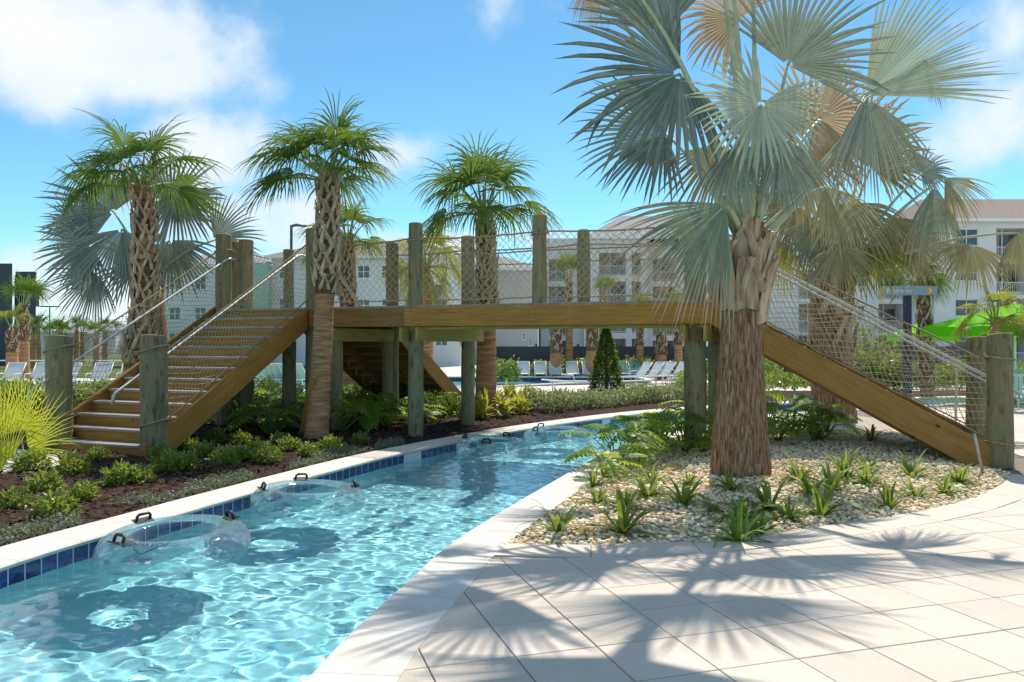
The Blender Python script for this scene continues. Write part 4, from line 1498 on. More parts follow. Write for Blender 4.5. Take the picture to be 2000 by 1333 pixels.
# --- silver palm behind the far stair
p3 = Vector((-7.45, 16.5, 0))
bis3 = empty('silver_fan_palm', p3, 0, 'silver-blue fan palm behind the rough-trunked palm by the stair', 'palm tree')
taper_trunk(bis3, [(0, 0, -.1), (0, 0, .5), (0, 0, 1.6), (0, 0, 3.2)], [.4, .36, .32, .2], M['bis_trunk'], 6)
cr3 = p3 + Vector((0, 0, 3.1))
for a in [(222, 415, 16.1, -.62, -.55, .1, 140, 1.75, (.1, 1, .2)), (180, 482, 15.9, -.95, .30, .1, 118, 1.9, (.1, 1, .2)), (238, 448, 15.7, -.1, 1, .2, 155, 1.25, (0, 1, .3)), (335, 402, 16.4, .4, -.8, 0, 125, 1.5, (0, 1, 0)),
          (418, 470, 16.6, .85, -.35, 0, 108, 1.3, (0, 1, .1)), (262, 505, 15.7, .2, .95, .1, 112, 1.2, (0, 1, .3)), (190, 535, 15.9, -.5, .85, .1, 112, 1.3, (0, 1, .3)), (332, 470, 16.6, .2, .95, 0, 135, 1.4, (0, 1, .3)), (345, 380, 16.2, .3, .9, 0, 120, 1.5, (0, 1, .4)), (150, 440, 16.6, -.8, -.4, 0, 80, 1.6, (0, 1, .2))]:
    B_frond(*a, 'bismarck_blue', palm=bis3, cr=cr3, sag=.2, tip=.6, push=(0, 0, .1), nseg=30)
B_frond(285, 390, 16.9, 0, -1, 0, 105, 1.5, (0, 1, 0), 'dead_fan', palm=bis3, cr=cr3, nseg=36)

# --- cabbage palms
sabal('tall cabbage palm with criss-cross leaf bases in front of the bridge fascia', [gnd(617, 857, .02), at(626, 760, 13.3), at(633, 600, 13.3), at(640, 480, 13.3), at(643, 345, 13.3)], [.20, .172, .158, .15, .11], (at(0, 575, 13.3).z, at(0, 350, 13.3).z), 18, 1, scale=1.08, az0=.6, elev=(0, 5.6), boot_dz=.033)
sabal('rough-trunked cabbage palm with sparse crown beside the far stair', [Vector((-9.35, 14.6, .0)) + Vector((2.45, 0, 0)), at(268, 700, 14.4), at(285, 600, 14.3), at(283, 470, 14.2), at(275, 362, 14.2)], [.24, .215, .19, .165, .11], (at(0, 720, 14.2).z, at(0, 390, 14.2).z), 13, 2, scale=1.14, lean=-.20, az0=2.1, elev=(0, 6), boot_dz=.034)
sabal('cabbage palm rising behind the middle of the bridge net', [gnd(948, 817, .0), at(950, 700, 17.0), at(951, 560, 17.0), at(945, 412, 17.0)], [.235, .21, .19, .12], (at(0, 640, 17).z, at(0, 430, 17).z), 15, 3, scale=1.32, az0=1.2, elev=(0, 6))
sabal('small cabbage palm half hidden behind the tall bridge-side palm', [Vector((-4.25, 21, 0)), at(687, 700, 21), at(676, 560, 21), at(680, 470, 21)], [.24, .22, .18, .11], (at(0, 600, 21).z, at(0, 475, 21).z), 12, 4, scale=1.1, elev=(0, 7), az0=.3)
sabal('yellowing cabbage palm behind the bridge posts', [Vector((-2.9, 27, T(27))), at(836, 620, 27), at(832, 520, 27)], [.2, .2, .13], None, 16, 5, SABY, scale=1.6, az0=.9)
sabal('short yellow-green palm in front of the lime parasol', [gnd(1942, 790, 0), at(1944, 700, 20.5), at(1943, 628, 20.5)], [.12, .12, .11], None, 14, 6, SABY, scale=1.15, elev=(0, 8))
sabal('cabbage palm with a slim trunk just behind the restroom sign', [gnd(1812, 775, 0), at(1806, 650, 24), at(1803, 520, 24)], [.2, .19, .14], (at(0, 760, 24).z, at(0, 525, 24).z), 12, 7, SAB, scale=1.1, boot_dz=.09)
# ------------------------------------------------------------------ planting
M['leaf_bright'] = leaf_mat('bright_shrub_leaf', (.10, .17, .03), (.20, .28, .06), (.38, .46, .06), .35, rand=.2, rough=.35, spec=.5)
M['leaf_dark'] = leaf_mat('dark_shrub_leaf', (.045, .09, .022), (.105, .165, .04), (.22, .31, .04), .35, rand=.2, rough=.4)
M['leaf_philo'] = leaf_mat('lobed_glossy_leaf', (.09, .19, .025), (.20, .31, .045), (.52, .62, .05), .45, rand=.35, rough=.45, spec=.25)
M['leaf_lily'] = leaf_mat('strap_leaf', (.08, .15, .03), (.17, .25, .055), (.40, .48, .06), .35, (.30, .33, .10), 1.05, rand=.25, rough=.5, spec=.2)
M['leaf_grey'] = leaf_mat('grey_green_groundcover_leaf', (.16, .19, .11), (.32, .34, .24), (.30, .34, .12), .25, rough=.6)
M['leaf_variegated'] = leaf_mat('variegated_hedge_leaf', (.12, .17, .06), (.46, .50, .30), (.40, .45, .14), .3, scale=40, rough=.5)
M['leaf_ginger'] = leaf_mat('yellow_striped_ginger_leaf', (.25, .30, .04), (.55, .52, .09), (.62, .60, .08), .4, scale=22, rough=.35, spec=.5)
M['leaf_lime'] = leaf_mat('lime_palmetto_leaf', (.28, .36, .03), (.46, .52, .07), (.66, .68, .06), .45, rough=.45, fan=True)
M['leaf_gold'] = leaf_mat('golden_dry_leaf', (.55, .36, .04), (.66, .48, .08), (.7, .45, .05), .4, rough=.5)
M['flower_blue'] = nmat('small_blue_flower', [(.22, .24, .55), (.40, .42, .70)], 9)
M['stem'] = nmat('green_stem', [(.14, .2, .05), (.24, .3, .09)], 9, rough=.6)
M['bark'] = nmat('grey_bark', [(.10, .08, .06), (.2, .16, .12)], 9, bump=.5)

def leaf_cloud(C_, Dr, L, W, rng, up_bias=.3, fold=.25):
    """n leaves: base points C_, directions Dr, lengths L, widths W"""
    n = len(C_)
    Dr = Dr / np.linalg.norm(Dr, axis=1)[:, None]
    ref = rng.normal(0, 1, (n, 3)) * .6 + np.array([0, 0, 1.0])
    S = np.cross(Dr, ref); S /= np.linalg.norm(S, axis=1)[:, None] + 1e-9
    N = np.cross(S, Dr)
    L, W = L[:, None], W[:, None]
    b = C_
    m = C_ + Dr * L * .5 - N * W * fold
    droop = np.array([0, 0, -1.0]) * L * .12
    t = C_ + Dr * L + droop
    l = C_ + Dr * L * .45 + S * W * .5
    r = C_ + Dr * L * .45 - S * W * .5
    v = np.stack([b, l, t, r, m], 1).reshape(-1, 3)
    k = np.arange(n)[:, None] * 5
    f = np.concatenate([k + np.array([[0, 4, 1]]), k + np.array([[1, 4, 2]]), k + np.array([[2, 4, 3]]), k + np.array([[3, 4, 0]])])
    return v, f
def blob_pts(n, rng, rx, ry, rz, shell=.55):
    d = rng.normal(0, 1, (n, 3)); d /= np.linalg.norm(d, axis=1)[:, None]
    r = shell + (1 - shell) * rng.random(n) ** .5
    d[:, 2] = np.abs(d[:, 2])
    lump = 1 + .22 * np.sin(5 * d[:, 0] + 3) * np.sin(4 * d[:, 1] + 1) + .15 * np.sin(7 * d[:, 2] + 5 * d[:, 0])
    p = d * (r * lump)[:, None] * np.array([rx, ry, rz])
    return p, d
def shrub_mesh(name, n, rx, rz, leaf, mat, seed, ratio=.45):
    rng = np.random.default_rng(seed)
    p, d = blob_pts(n, rng, rx, rx, rz, .3)
    dr = d + rng.normal(0, .5, (n, 3)) + np.array([0, 0, .35])
    L = rng.uniform(.7, 1.25, n) * leaf
    v, f = leaf_cloud(p, dr, L, L * ratio, rng)
    return np_mesh(name, v, f, mat)
def stems_mesh(rx, rz, seed, n=6, r=.006, mat='stem'):
    rg_ = random.Random(seed)
    mb = MB()
    for k in range(n):
        a, q = rg_.uniform(0, 6.28), rg_.uniform(.3, .8)
        mb.tube([(0, 0, -.02), (rx * q * .5 * math.cos(a), rx * q * .5 * math.sin(a), rz * .4), (rx * q * math.cos(a), rx * q * math.sin(a), rz * .8)], r, 4)
    return mb.mesh('stem', M[mat])
def place_shrub(kind, name, label, group, loc, scale, seed, cat='shrub'):
    fm, sm = kind
    rg_ = random.Random(seed)
    o = empty(name, loc, rg_.uniform(0, 6.28), label, cat, group)
    o.scale = (scale,) * 3
    new_obj('foliage', rg_.choice(fm), o)
    new_obj('stem', sm, o)
    return o
SHR = ([shrub_mesh('foliage', 330, .19, .22, .085, M['leaf_bright'], k, .42) for k in range(4)], stems_mesh(.18, .2, 1))
DARK = ([shrub_mesh('foliage', 800, .42, .52, .11, M['leaf_dark'], 20 + k, .4) for k in range(3)], stems_mesh(.4, .5, 2))
BUSH = ([shrub_mesh('foliage', 1100, .5, .75, .085, M['leaf_bright'], 30 + k, .5) for k in range(3)], stems_mesh(.4, .7, 3))
def on_bed(px, py):
    p = gnd(px, py, 0)
    p.z = bed_z(p.x, p.y) - .01
    return p
for i, (x, y) in enumerate([(140, 930), (190, 905), (236, 952), (275, 948), (160, 985), (90, 962), (318, 902), (372, 884), (402, 892), (470, 872), (440, 912), (502, 893), (566, 886), (604, 892), (545, 872), (330, 930), (365, 925), (470, 905), (30, 1000), (110, 1010), (645, 885), (705, 868), (60, 925), (520, 905), (420, 868)]):
    place_shrub(SHR, 'low_shrub', 'low bright green shrub on the dark mulch between stair and river', 'low shrubs on the mulch bed', on_bed(x, y), random.Random(i).uniform(.65, 1.0), i)
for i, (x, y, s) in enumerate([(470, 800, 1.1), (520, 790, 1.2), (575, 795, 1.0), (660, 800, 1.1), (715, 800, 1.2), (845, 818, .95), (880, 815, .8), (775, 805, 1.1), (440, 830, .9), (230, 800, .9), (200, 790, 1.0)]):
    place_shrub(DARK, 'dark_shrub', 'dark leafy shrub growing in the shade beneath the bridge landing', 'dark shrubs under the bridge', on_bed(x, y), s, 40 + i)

# lobed philodendron
def philo_leaf(seed):
    rg_ = random.Random(seed)
    mb = MB()
    L = .34
    rib = []
    p, d = Vector((0, 0, 0)), Vector((1, 0, .25)).normalized()
    for k in range(9):
        rib.append(p.copy())
        d = (d + DOWN * .09).normalized()
        p = p + d * L / 8
    def half(i): return .030 * math.sin(math.pi * (i + .8) / 9.3) + .006
    vs_, fs = [], []
    for i, q in enumerate(rib):
        vs_ += [q + Vector((0, -half(i), .006)), q, q + Vector((0, half(i), .006))]
    for i in range(8):
        o = i * 3
        fs += [(o, o + 3, o + 4, o + 1), (o + 1, o + 4, o + 5, o + 2)]
    mb.add(vs_, fs, 0, False)
    for sg in (-1, 1):
        for i in range(0, 8):
            q = rib[i]
            ln = L * (.50 - .035 * i) * rg_.uniform(.85, 1.1) * (0.75 if i == 0 else 1)
            ang = math.radians(118 - 10.5 * i + rg_.uniform(-5, 5))
            dr = Vector((math.cos(ang), sg * math.sin(ang), .10))
            s_ = Vector((math.sin(ang), -sg * math.cos(ang), 0)) * sg
            w = .021
            b = q + Vector((0, sg * half(i) * .6, 0))
            m1, m2, tp = b + dr * ln * .45, b + dr * ln * .8 + DOWN * .02, b + dr * ln + DOWN * .05
            pts = [b - s_ * w * .9, b + s_ * w * .9, m1 - s_ * w * 1.1, m1 + s_ * w * 1.1, m2 - s_ * w * .9, m2 + s_ * w * .9, tp]
            mb.add(pts, [(0, 1, 3, 2), (2, 3, 5, 4), (4, 5, 6)], 0)
    return mb.mesh('leaf', M['leaf_philo'])
PHL = [philo_leaf(k) for k in range(4)]
def philodendron(loc, s, seed, label, group, n=12):
    rg_ = random.Random(seed)
    o = empty('philodendron', loc, 0, label, 'plant', group)
    mb = MB()
    for k in range(n):
        a = k * 2.4 + rg_.uniform(-.3, .3)
        e = math.radians(rg_.uniform(25, 82))
        ln = s * rg_.uniform(.35, .62)
        tip = Vector((math.cos(a) * math.cos(e), math.sin(a) * math.cos(e), math.sin(e))) * ln
        mid = tip * .5 + Vector((0, 0, .06))
        mb.tube([(0, 0, -.03), mid, tip], [.010, .008, .006], 5)
        m = Matrix.Translation(tip) @ Matrix.Rotation(a + rg_.uniform(-.3, .3), 4, 'Z') @ Matrix.Rotation(rg_.uniform(-.15, .5), 4, 'Y') @ Matrix.Rotation(rg_.uniform(-.4, .4), 4, 'X') @ Matrix.Scale(s * rg_.uniform(.8, 1.25), 4)
        new_obj('leaf', rg_.choice(PHL), o, m)
    mb.build('leaf_stalks', M['stem'], o)
    return o
for i, (x, y, s) in enumerate([(525, 852, 1.0), (560, 840, .9), (495, 838, .9), (668, 848, 1.0), (715, 842, 1.0), (690, 825, 1.1), (755, 836, 1.05), (790, 822, .8), (700, 780, 1.1), (735, 800, 1.0), (640, 795, 1.0), (540, 800, 1.0), (850, 806, .9), (880, 812, .8), (828, 828, .7), (600, 810, .9)]):
    philodendron(on_bed(x, y), s, i, 'lobed-leaf philodendron in the mulch bed below the bridge', 'philodendrons below the bridge', 12)
for i, (x, y, s) in enumerate([(1205, 905, 1.0), (1245, 895, .95), (1335, 880, 1.0), (1375, 886, .8), (1290, 860, 1.05), (1340, 850, 1.1), (1400, 848, 1.0), (1240, 862, .9), (1520, 868, 1.0), (1545, 850, 1.05), (1590, 858, .9), (1500, 840, 1.1), (1615, 850, .8), (1180, 925, .7)]):
    p = gnd(x, y, .05)
    p.z = island_z(p.x, p.y)
    philodendron(p, s, 50 + i, 'lobed-leaf philodendron clumped round the silver palm on the pebble island', 'philodendrons on the island', 11)

# strappy lily tufts in the gravel
def lily_mesh(seed, n=20, Lm=.37):
    rg_ = random.Random(seed)
    mb = MB()
    for k in range(n):
        a = k * 2.4 + rg_.uniform(-.4, .4)
        e = math.radians(rg_.uniform(20, 75))
        L = Lm * rg_.uniform(.55, 1.1)
        d = Vector((math.cos(a) * math.cos(e), math.sin(a) * math.cos(e), math.sin(e)))
        s_ = Vector((-math.sin(a), math.cos(a), 0))
        p = Vector((math.cos(a), math.sin(a), 0)) * .02
        vs_, at_ = [], []
        st = 6
        curl = rg_.uniform(.18, .42)
        for i in range(st + 1):
            t = i / st
            w = .017 * (1 - t ** 2.5) + .0015
            n2 = d.cross(s_)
            vs_ += [p - s_ * w + n2 * -.003, p, p + s_ * w + n2 * -.003]
            at_ += [t] * 3
            d = (d + DOWN * curl * (.4 + t)).normalized()
            p = p + d * L / st
        fs = []
        for i in range(st):
            o = i * 3
            fs += [(o, o + 1, o + 4, o + 3), (o + 1, o + 2, o + 5, o + 4)]
        mb.add(vs_, fs, 0, False, at_)
    return mb.mesh('lily_tuft', M['leaf_lily'])
LILY = [lily_mesh(k, 18 + 4 * k) for k in range(5)]
for i, (x, y, s) in enumerate([(1090, 1034, 1.0), (1215, 1034, 1.15), (1168, 975, .85), (1222, 992, .9), (1266, 970, 1.1), (1335, 990, 1.1), (1440, 1046, 1.1), (1452, 1012, 1.0), (1502, 996, 1.1), (1425, 965, .8), (1604, 1000, 1.25), (1625, 960, 1.1), (1560, 945, 1.1), (1650, 940, 1.1), (1692, 950, 1.0), (1735, 985, 1.0), (1780, 930, 1.0), (1788, 966, .8), (1846, 958, .8), (1872, 938, .9), (1703, 866, 1.0), (1600, 870, 1.0), (1582, 968, 1.0), (1272, 945, .8), (1345, 955, .6), (1160, 945, .8), (1690, 925, .9), (1390, 1000, .5), (1540, 1010, .7), (1960, 905, .5), (1480, 1035, .8)]):
    p = gnd(x, y, .04)
    p.z = island_z(p.x, p.y) + .01
    o = tag(new_obj('lily_tuft', LILY[i % 5], None, Matrix.Translation(p) @ Matrix.Rotation(i * 1.3, 4, 'Z') @ Matrix.Scale(s * 1.08, 4)), 'strappy green lily tuft growing out of the pale pebbles', 'plant', 'lily tufts in the gravel')

# low grey-green groundcover with blue flowers beside the far coping
def ribbon_pts(Q, d0, d1, s0, s1, n, rng):
    d = np.r_[0, np.cumsum(np.linalg.norm(np.diff(Q, axis=0), axis=1))]
    s = rng.uniform(s0, s1, n)
    nr = normals(Q)
    o = rng.uniform(d0, d1, n)
    x = np.interp(s, d, Q[:, 0]) + np.interp(s, d, nr[:, 0]) * o
    y = np.interp(s, d, Q[:, 1]) + np.interp(s, d, nr[:, 1]) * o
    return x, y, s
rn = np.random.default_rng(21)
x, y, s_ = ribbon_pts(L_out, .04, .38, arclen(L_out, (-4.35, 4.6)), arclen(L_out, (-1.5, 13)), 15000, rn)
keep = (np.sin(s_ * 5.1) + np.sin(s_ * 2.3 + 1) + np.sin(x * 9) * .8) > -.55
x, y = x[keep], y[keep]
hz = .03 + .07 * rn.random(len(x))
pz = np.array([bed_z(a, b) for a, b in zip(x, y)]) + hz * rn.random(len(x))
dr = rn.normal(0, .8, (len(x), 3)) + np.array([0, 0, .7])
L = rn.uniform(.018, .042, len(x))
v, f = leaf_cloud(np.c_[x, y, pz], dr, L, L * .5, rn)
fm = np.zeros(len(f), int)
nl = len(x)
fm[np.tile(rn.random(nl) > .972, 4)] = 1
gcov = tag(new_obj('groundcover', np_mesh('groundcover', v, f, [M['leaf_grey'], M['flower_blue']], fmat=fm)), 'low grey-green groundcover dotted with blue flowers along the coping', 'groundcover', kind='stuff')
# variegated low hedge along the bank beyond the bridge
def hedge_strip(name, label, pts_xy, width, h, n, leaf, mat, seed, z0=0.0, cat='hedge'):
    rn_ = np.random.default_rng(seed)
    Q = resample(np.array(pts_xy, float), step=.2)
    d = np.r_[0, np.cumsum(np.linalg.norm(np.diff(Q, axis=0), axis=1))]
    xx, yy, ss = ribbon_pts(Q, -width / 2, width / 2, 0, d[-1], n, rn_)
    top = h * (.8 + .25 * np.sin(ss * 3.3) * np.sin(ss * 1.7 + 1) + .12 * rn_.normal(0, 1, n))
    zz = z0 + np.array([T(b) for b in yy]) + top * rn_.random(n) ** .45
    dr_ = rn_.normal(0, .7, (n, 3)) + np.array([0, 0, .8])
    L_ = rn_.uniform(.7, 1.3, n) * leaf
    v_, f_ = leaf_cloud(np.c_[xx, yy, zz], dr_, L_, L_ * .38, rn_)
    root = empty(name, (float(Q[:, 0].mean()), float(Q[:, 1].mean()), 0), 0, label, cat)
    v_ -= np.array([Q[:, 0].mean(), Q[:, 1].mean(), 0])
    new_obj('foliage', np_mesh('foliage', v_, f_, mat), root)
    return root
hedge_strip('low_hedge', 'low variegated hedge along the bank between river and pool terrace', [gnd(1045, 808)[:2], gnd(1150, 797)[:2], gnd(1250, 788)[:2], gnd(1345, 784)[:2], gnd(1480, 777)[:2]], 1.1, .42, 7000, .12, M['leaf_variegated'], 5)
hedge_strip('low_hedge', 'green hedge row beyond the river behind the silver palm', [gnd(1480, 764)[:2], gnd(1600, 757)[:2], gnd(1760, 752)[:2]], 1.6, .55, 5000, .16, M['leaf_bright'], 6)
hedge_strip('low_hedge', 'clipped hedge row at the foot of the restroom sign', [gnd(1700, 764)[:2], gnd(1890, 758)[:2]], 1.2, .9, 5200, .16, M['leaf_bright'], 7)
hedge_strip('low_hedge', 'grey-green hedge row bordering the pool terrace beyond the river', [(12.5, 30), (18, 31), (24, 31)], 1.5, .6, 4500, .17, M['leaf_variegated'], 8)
hedge_strip('low_hedge', 'leafy green hedge behind the white loungers along the dark fence', [(-1.5, 44.5), (6, 44.3), (13, 44.0)], 1.2, 1.0, 5200, .22, M['leaf_bright'], 9)
hedge_strip('low_hedge', 'dense green planting behind the rough wooden newel post', [(-13.5, 19.5), (-9.5, 19.5), (-7.5, 18.4)], 1.6, .62, 6500, .16, M['leaf_bright'], 10)

# striped ginger clump
def blade_clump(name, n, Lm, w, mat, seed, emin=30, emax=85, curl=.22, rbase=.15):
    rg_ = random.Random(seed)
    mb = MB()
    for k in range(n):
        a = rg_.uniform(0, 6.28)
        e = math.radians(rg_.uniform(emin, emax))
        L = Lm * rg_.uniform(.6, 1.1)
        d = Vector((math.cos(a) * math.cos(e), math.sin(a) * math.cos(e), math.sin(e)))
        s_ = Vector((-math.sin(a), math.cos(a), rg_.uniform(-.3, .3))).normalized()
        a2, r2 = rg_.uniform(0, 6.28), rbase * rg_.random() ** .5
        p = Vector((math.cos(a2) * r2, math.sin(a2) * r2, rg_.uniform(0, Lm * .9)))
        vs_, at_ = [], []
        for i in range(5):
            t = i / 4
            ww = w * math.sin(math.pi * min(.98, .12 + t * .86)) + .001
            n2 = d.cross(s_)
            vs_ += [p - s_ * ww, p - n2 * ww * .35, p + s_ * ww]
            at_ += [t] * 3
            d = (d + DOWN * curl).normalized()
            p = p + d * L / 4
        fs = []
        for i in range(4):
            o = i * 3
            fs += [(o, o + 1, o + 4, o + 3), (o + 1, o + 2, o + 5, o + 4)]
        mb.add(vs_, fs, 0, False, at_)
    return mb.mesh(name, M[mat])
GING = [blade_clump('leaves', 70, .40, .034, 'leaf_ginger', k) for k in range(3)]
for i, (x, y, s) in enumerate([(962, 812, 1.0), (1000, 806, 1.05), (1030, 802, 1.0), (985, 818, .85), (940, 822, .9), (1018, 812, .8), (905, 826, .6)]):
    o = empty('ginger_plant', on_bed(x, y), i, 'yellow-striped ginger plant on the river bank beside the far palm', 'plant', 'striped ginger plants')
    o.scale = (s, s, s)
    new_obj('foliage', GING[i % 3], o)
    new_obj('stem', stems_mesh(.2, .4, 60 + i), o)

# cone-shaped evergreen
def cone_tree(loc, h, r, label, seed):
    rn_ = np.random.default_rng(seed)
    o = empty('conical_tree', loc, 0, label, 'tree')
    n = 9000
    z = rn_.random(n) ** 1.25
    a = rn_.uniform(0, 6.283, n)
    rr = r * np.clip((1 - z) ** .8, .03, 1) * (1 + .13 * np.sin(a * 5 + z * 22) + .10 * np.sin(a * 3 - z * 31)) * (.72 + .3 * rn_.random(n))
    p = np.c_[rr * np.cos(a), rr * np.sin(a), z * h * .97 + .06]
    dr_ = np.c_[np.cos(a), np.sin(a), np.full(n, .7)] + rn_.normal(0, .45, (n, 3))
    L_ = rn_.uniform(.05, .11, n) * h / 2.4
    v_, f_ = leaf_cloud(p, dr_, L_, L_ * .5, rn_)
    new_obj('crown', np_mesh('crown', v_, f_, M['leaf_dark2']), o)
    MB().tube([(0, 0, -.1), (0, 0, h * .5), (0, 0, h * .9)], [.06, .04, .01], 8).build('trunk', M['bark'], o)
    return o
M['leaf_dark2'] = leaf_mat('evergreen_leaf', (.035, .085, .016), (.09, .17, .03), (.26, .36, .04), .35, rand=.1, rough=.4)
cone_tree(gnd(1184, 777), 2.18, .52, 'cone-shaped evergreen shrub standing between the hedge and the pool terrace', 3)
# loose bushes
for i, (x, y, s, lab) in enumerate([(1690, 762, 2.6, 'tall yellow-green bush beside the restroom sign post'), (1352, 770, 1.1, 'round green bush behind the round bridge pile'), (1330, 765, .8, 'small bush at the end of the lounger rows'), (992, 735, 1.5, 'dark bush at the corner of the charcoal fence'), (1870, 748, 1.3, 'green bush beyond the river near the parasol'), (1500, 745, 1.4, 'green bush behind the big silver palm trunk'), (1985, 760, 1.4, 'green bush growing beside the lime parasol')]):
    p = gnd(x, y)
    p.z = T(p.y)
    place_shrub(BUSH if i != 3 else DARK, 'garden_bush', lab, None, p, s, 200 + i, 'bush')

# lime palmetto at the edge of the pad
pal = empty('saw_palmetto', gnd(40, 905, .03), 0, 'lime-green saw palmetto with stiff fans beside the stair pad', 'palm')
rp = random.Random(8)
pc = gnd(40, 905, .03)
for (px, py, D, dx, dy, Rp, sp) in [(55, 880, 10.3, .75, -.45, 150, 1.25), (5, 850, 10.4, -.2, -1, 130, 1.5), (40, 840, 10.7, .35, -.9, 130, 1.2), (20, 900, 10.0, -.6, -.5, 110, 1.4), (-20, 870, 10.2, -.3, -.9, 120, 1.3)]:
    H = at(px, py, D)
    crown_frond(pal, pc + Vector((rp.uniform(-.1, .1), rp.uniform(-.1, .1), 0)), H, img_dir(dx, dy, .25), Vector((0, -1, .35)), Rp * D / F, sp, [M['leaf_lime'], M['petiole_green']], rp, 34, .28, .1, .35, (0, 0, .04), .012, .006, .15, .75)
crown_frond(pal, pc, at(45, 925, 9.6), img_dir(.9, .25, .2), Vector((0, -.6, 1)), .6, .35, [M['leaf_gold'], M['petiole_green']], rp, 14, .5, .3, .5, (0, 0, .03), .012, .006, .1, .8)
crown_frond(pal, pc, at(80, 985, 8.4), img_dir(.8, .3, .2), Vector((0, -.6, 1)), .5, .5, [M['sabal_yellow'], M['petiole_green']], rp, 14, .4, .3, .8, (0, 0, .05), .01, .005, .1, .8)
# fallen yellow leaves in the gravel
fl = MB()
rg_ = random.Random(4)
for i, (x, y) in enumerate([(1295, 925), (1310, 930), (1335, 918), (1520, 945), (1532, 950), (1500, 950)]):
    p = gnd(x, y, .05)
    p.z = island_z(p.x, p.y) + .06
    w = MB()
    w.add([(0, 0, 0), (.07, .03, .02), (.15, 0, .01), (.07, -.03, .03)], [(0, 1, 2, 3)])
    tag(w.build('fallen_leaf', M['leaf_gold'], None, Matrix.Translation(p) @ Matrix.Rotation(i * 1.7, 4, 'Z')), 'curled golden leaf lying on the pale pebbles', 'leaf', 'fallen leaves on the gravel')
# ------------------------------------------------------------------ clear river tubes
def vinyl():
    n = NT('clear_vinyl')
    tr = n.n('ShaderNodeBsdfTransparent'); tr.inputs['Color'].default_value = (.93, .965, .97, 1)
    gl = n.n('ShaderNodeBsdfGlossy'); gl.inputs['Roughness'].default_value = .04; gl.inputs['Color'].default_value = (1, 1, 1, 1)
    df = n.n('ShaderNodeBsdfDiffuse'); df.inputs['Color'].default_value = (.75, .80, .82, 1)
    wob = n.bump(n.noise(n.coord('Object'), 7, 3), .25, .02)
    n.l(wob, gl.inputs['Normal'])
    lw = n.n('ShaderNodeLayerWeight'); lw.inputs['Blend'].default_value = .22
    m1 = n.n('ShaderNodeMixShader'); m2 = n.n('ShaderNodeMixShader')
    k = n.math('MULTIPLY_ADD', lw.outputs['Facing'], .20, .012)
    n.l(k, m1.inputs['Fac']); n.l(tr.outputs[0], m1.inputs[1]); n.l(df.outputs[0], m1.inputs[2])
    fr = n.n('ShaderNodeFresnel'); fr.inputs['IOR'].default_value = 1.5
    n.l(wob, fr.inputs['Normal'])
    n.l(n.math('MULTIPLY', fr.outputs[0], .6), m2.inputs['Fac']); n.l(m1.outputs[0], m2.inputs[1]); n.l(gl.outputs[0], m2.inputs[2])
    return n.done(m2.outputs[0])
def to_mesh_obj(o):
    """turn flat lettering into a plain mesh object"""
    bpy.context.view_layer.update()
    me = bpy.data.meshes.new_from_object(o.evaluated_get(bpy.context.evaluated_depsgraph_get()))
    r = new_obj('lettering_print', me, o.parent, o.matrix_basis.copy())
    bpy.data.objects.remove(o)
    return r
M['vinyl'] = vinyl()
M['black'] = nmat('black_rubber', [(.012, .012, .014), (.03, .03, .034)], 20, rough=.45, spec=.4)
M['ink'] = nmat('dark_print', [(.04, .05, .07), (.05, .06, .08)], 20)
def torus_mesh(R, r, nu=72, nv=26):
    u, v_ = np.meshgrid(np.linspace(0, 2 * np.pi, nu, endpoint=False), np.linspace(0, 2 * np.pi, nv, endpoint=False), indexing='ij')
    puck = 1 + .012 * np.sin(u * 26) * (np.cos(v_) < -.2)
    rr = r * puck
    P = np.stack([(R + rr * np.cos(v_)) * np.cos(u), (R + rr * np.cos(v_)) * np.sin(u), rr * .92 * np.sin(v_)], -1).reshape(-1, 3)
    i, j = np.meshgrid(np.arange(nu), np.arange(nv), indexing='ij')
    a = (i * nv + j).ravel(); b = (((i + 1) % nu) * nv + j).ravel(); c = (((i + 1) % nu) * nv + (j + 1) % nv).ravel(); d = (i * nv + (j + 1) % nv).ravel()
    return np_mesh('ring', P, np.c_[a, b, c, d], M['vinyl'], smooth=True)
RT, rT = .435, .168
ring_me = torus_mesh(RT, rT)
hb = MB()
hb.box((0, 0, 0), (.17, .09, .010), ch=.004)
hb.tube([(-.062, 0, .0), (-.058, 0, .045), (-.040, 0, .062), (.040, 0, .062), (.058, 0, .045), (.062, 0, .0)], .0125, 8)
handle_me = hb.mesh('handle', M['black'])
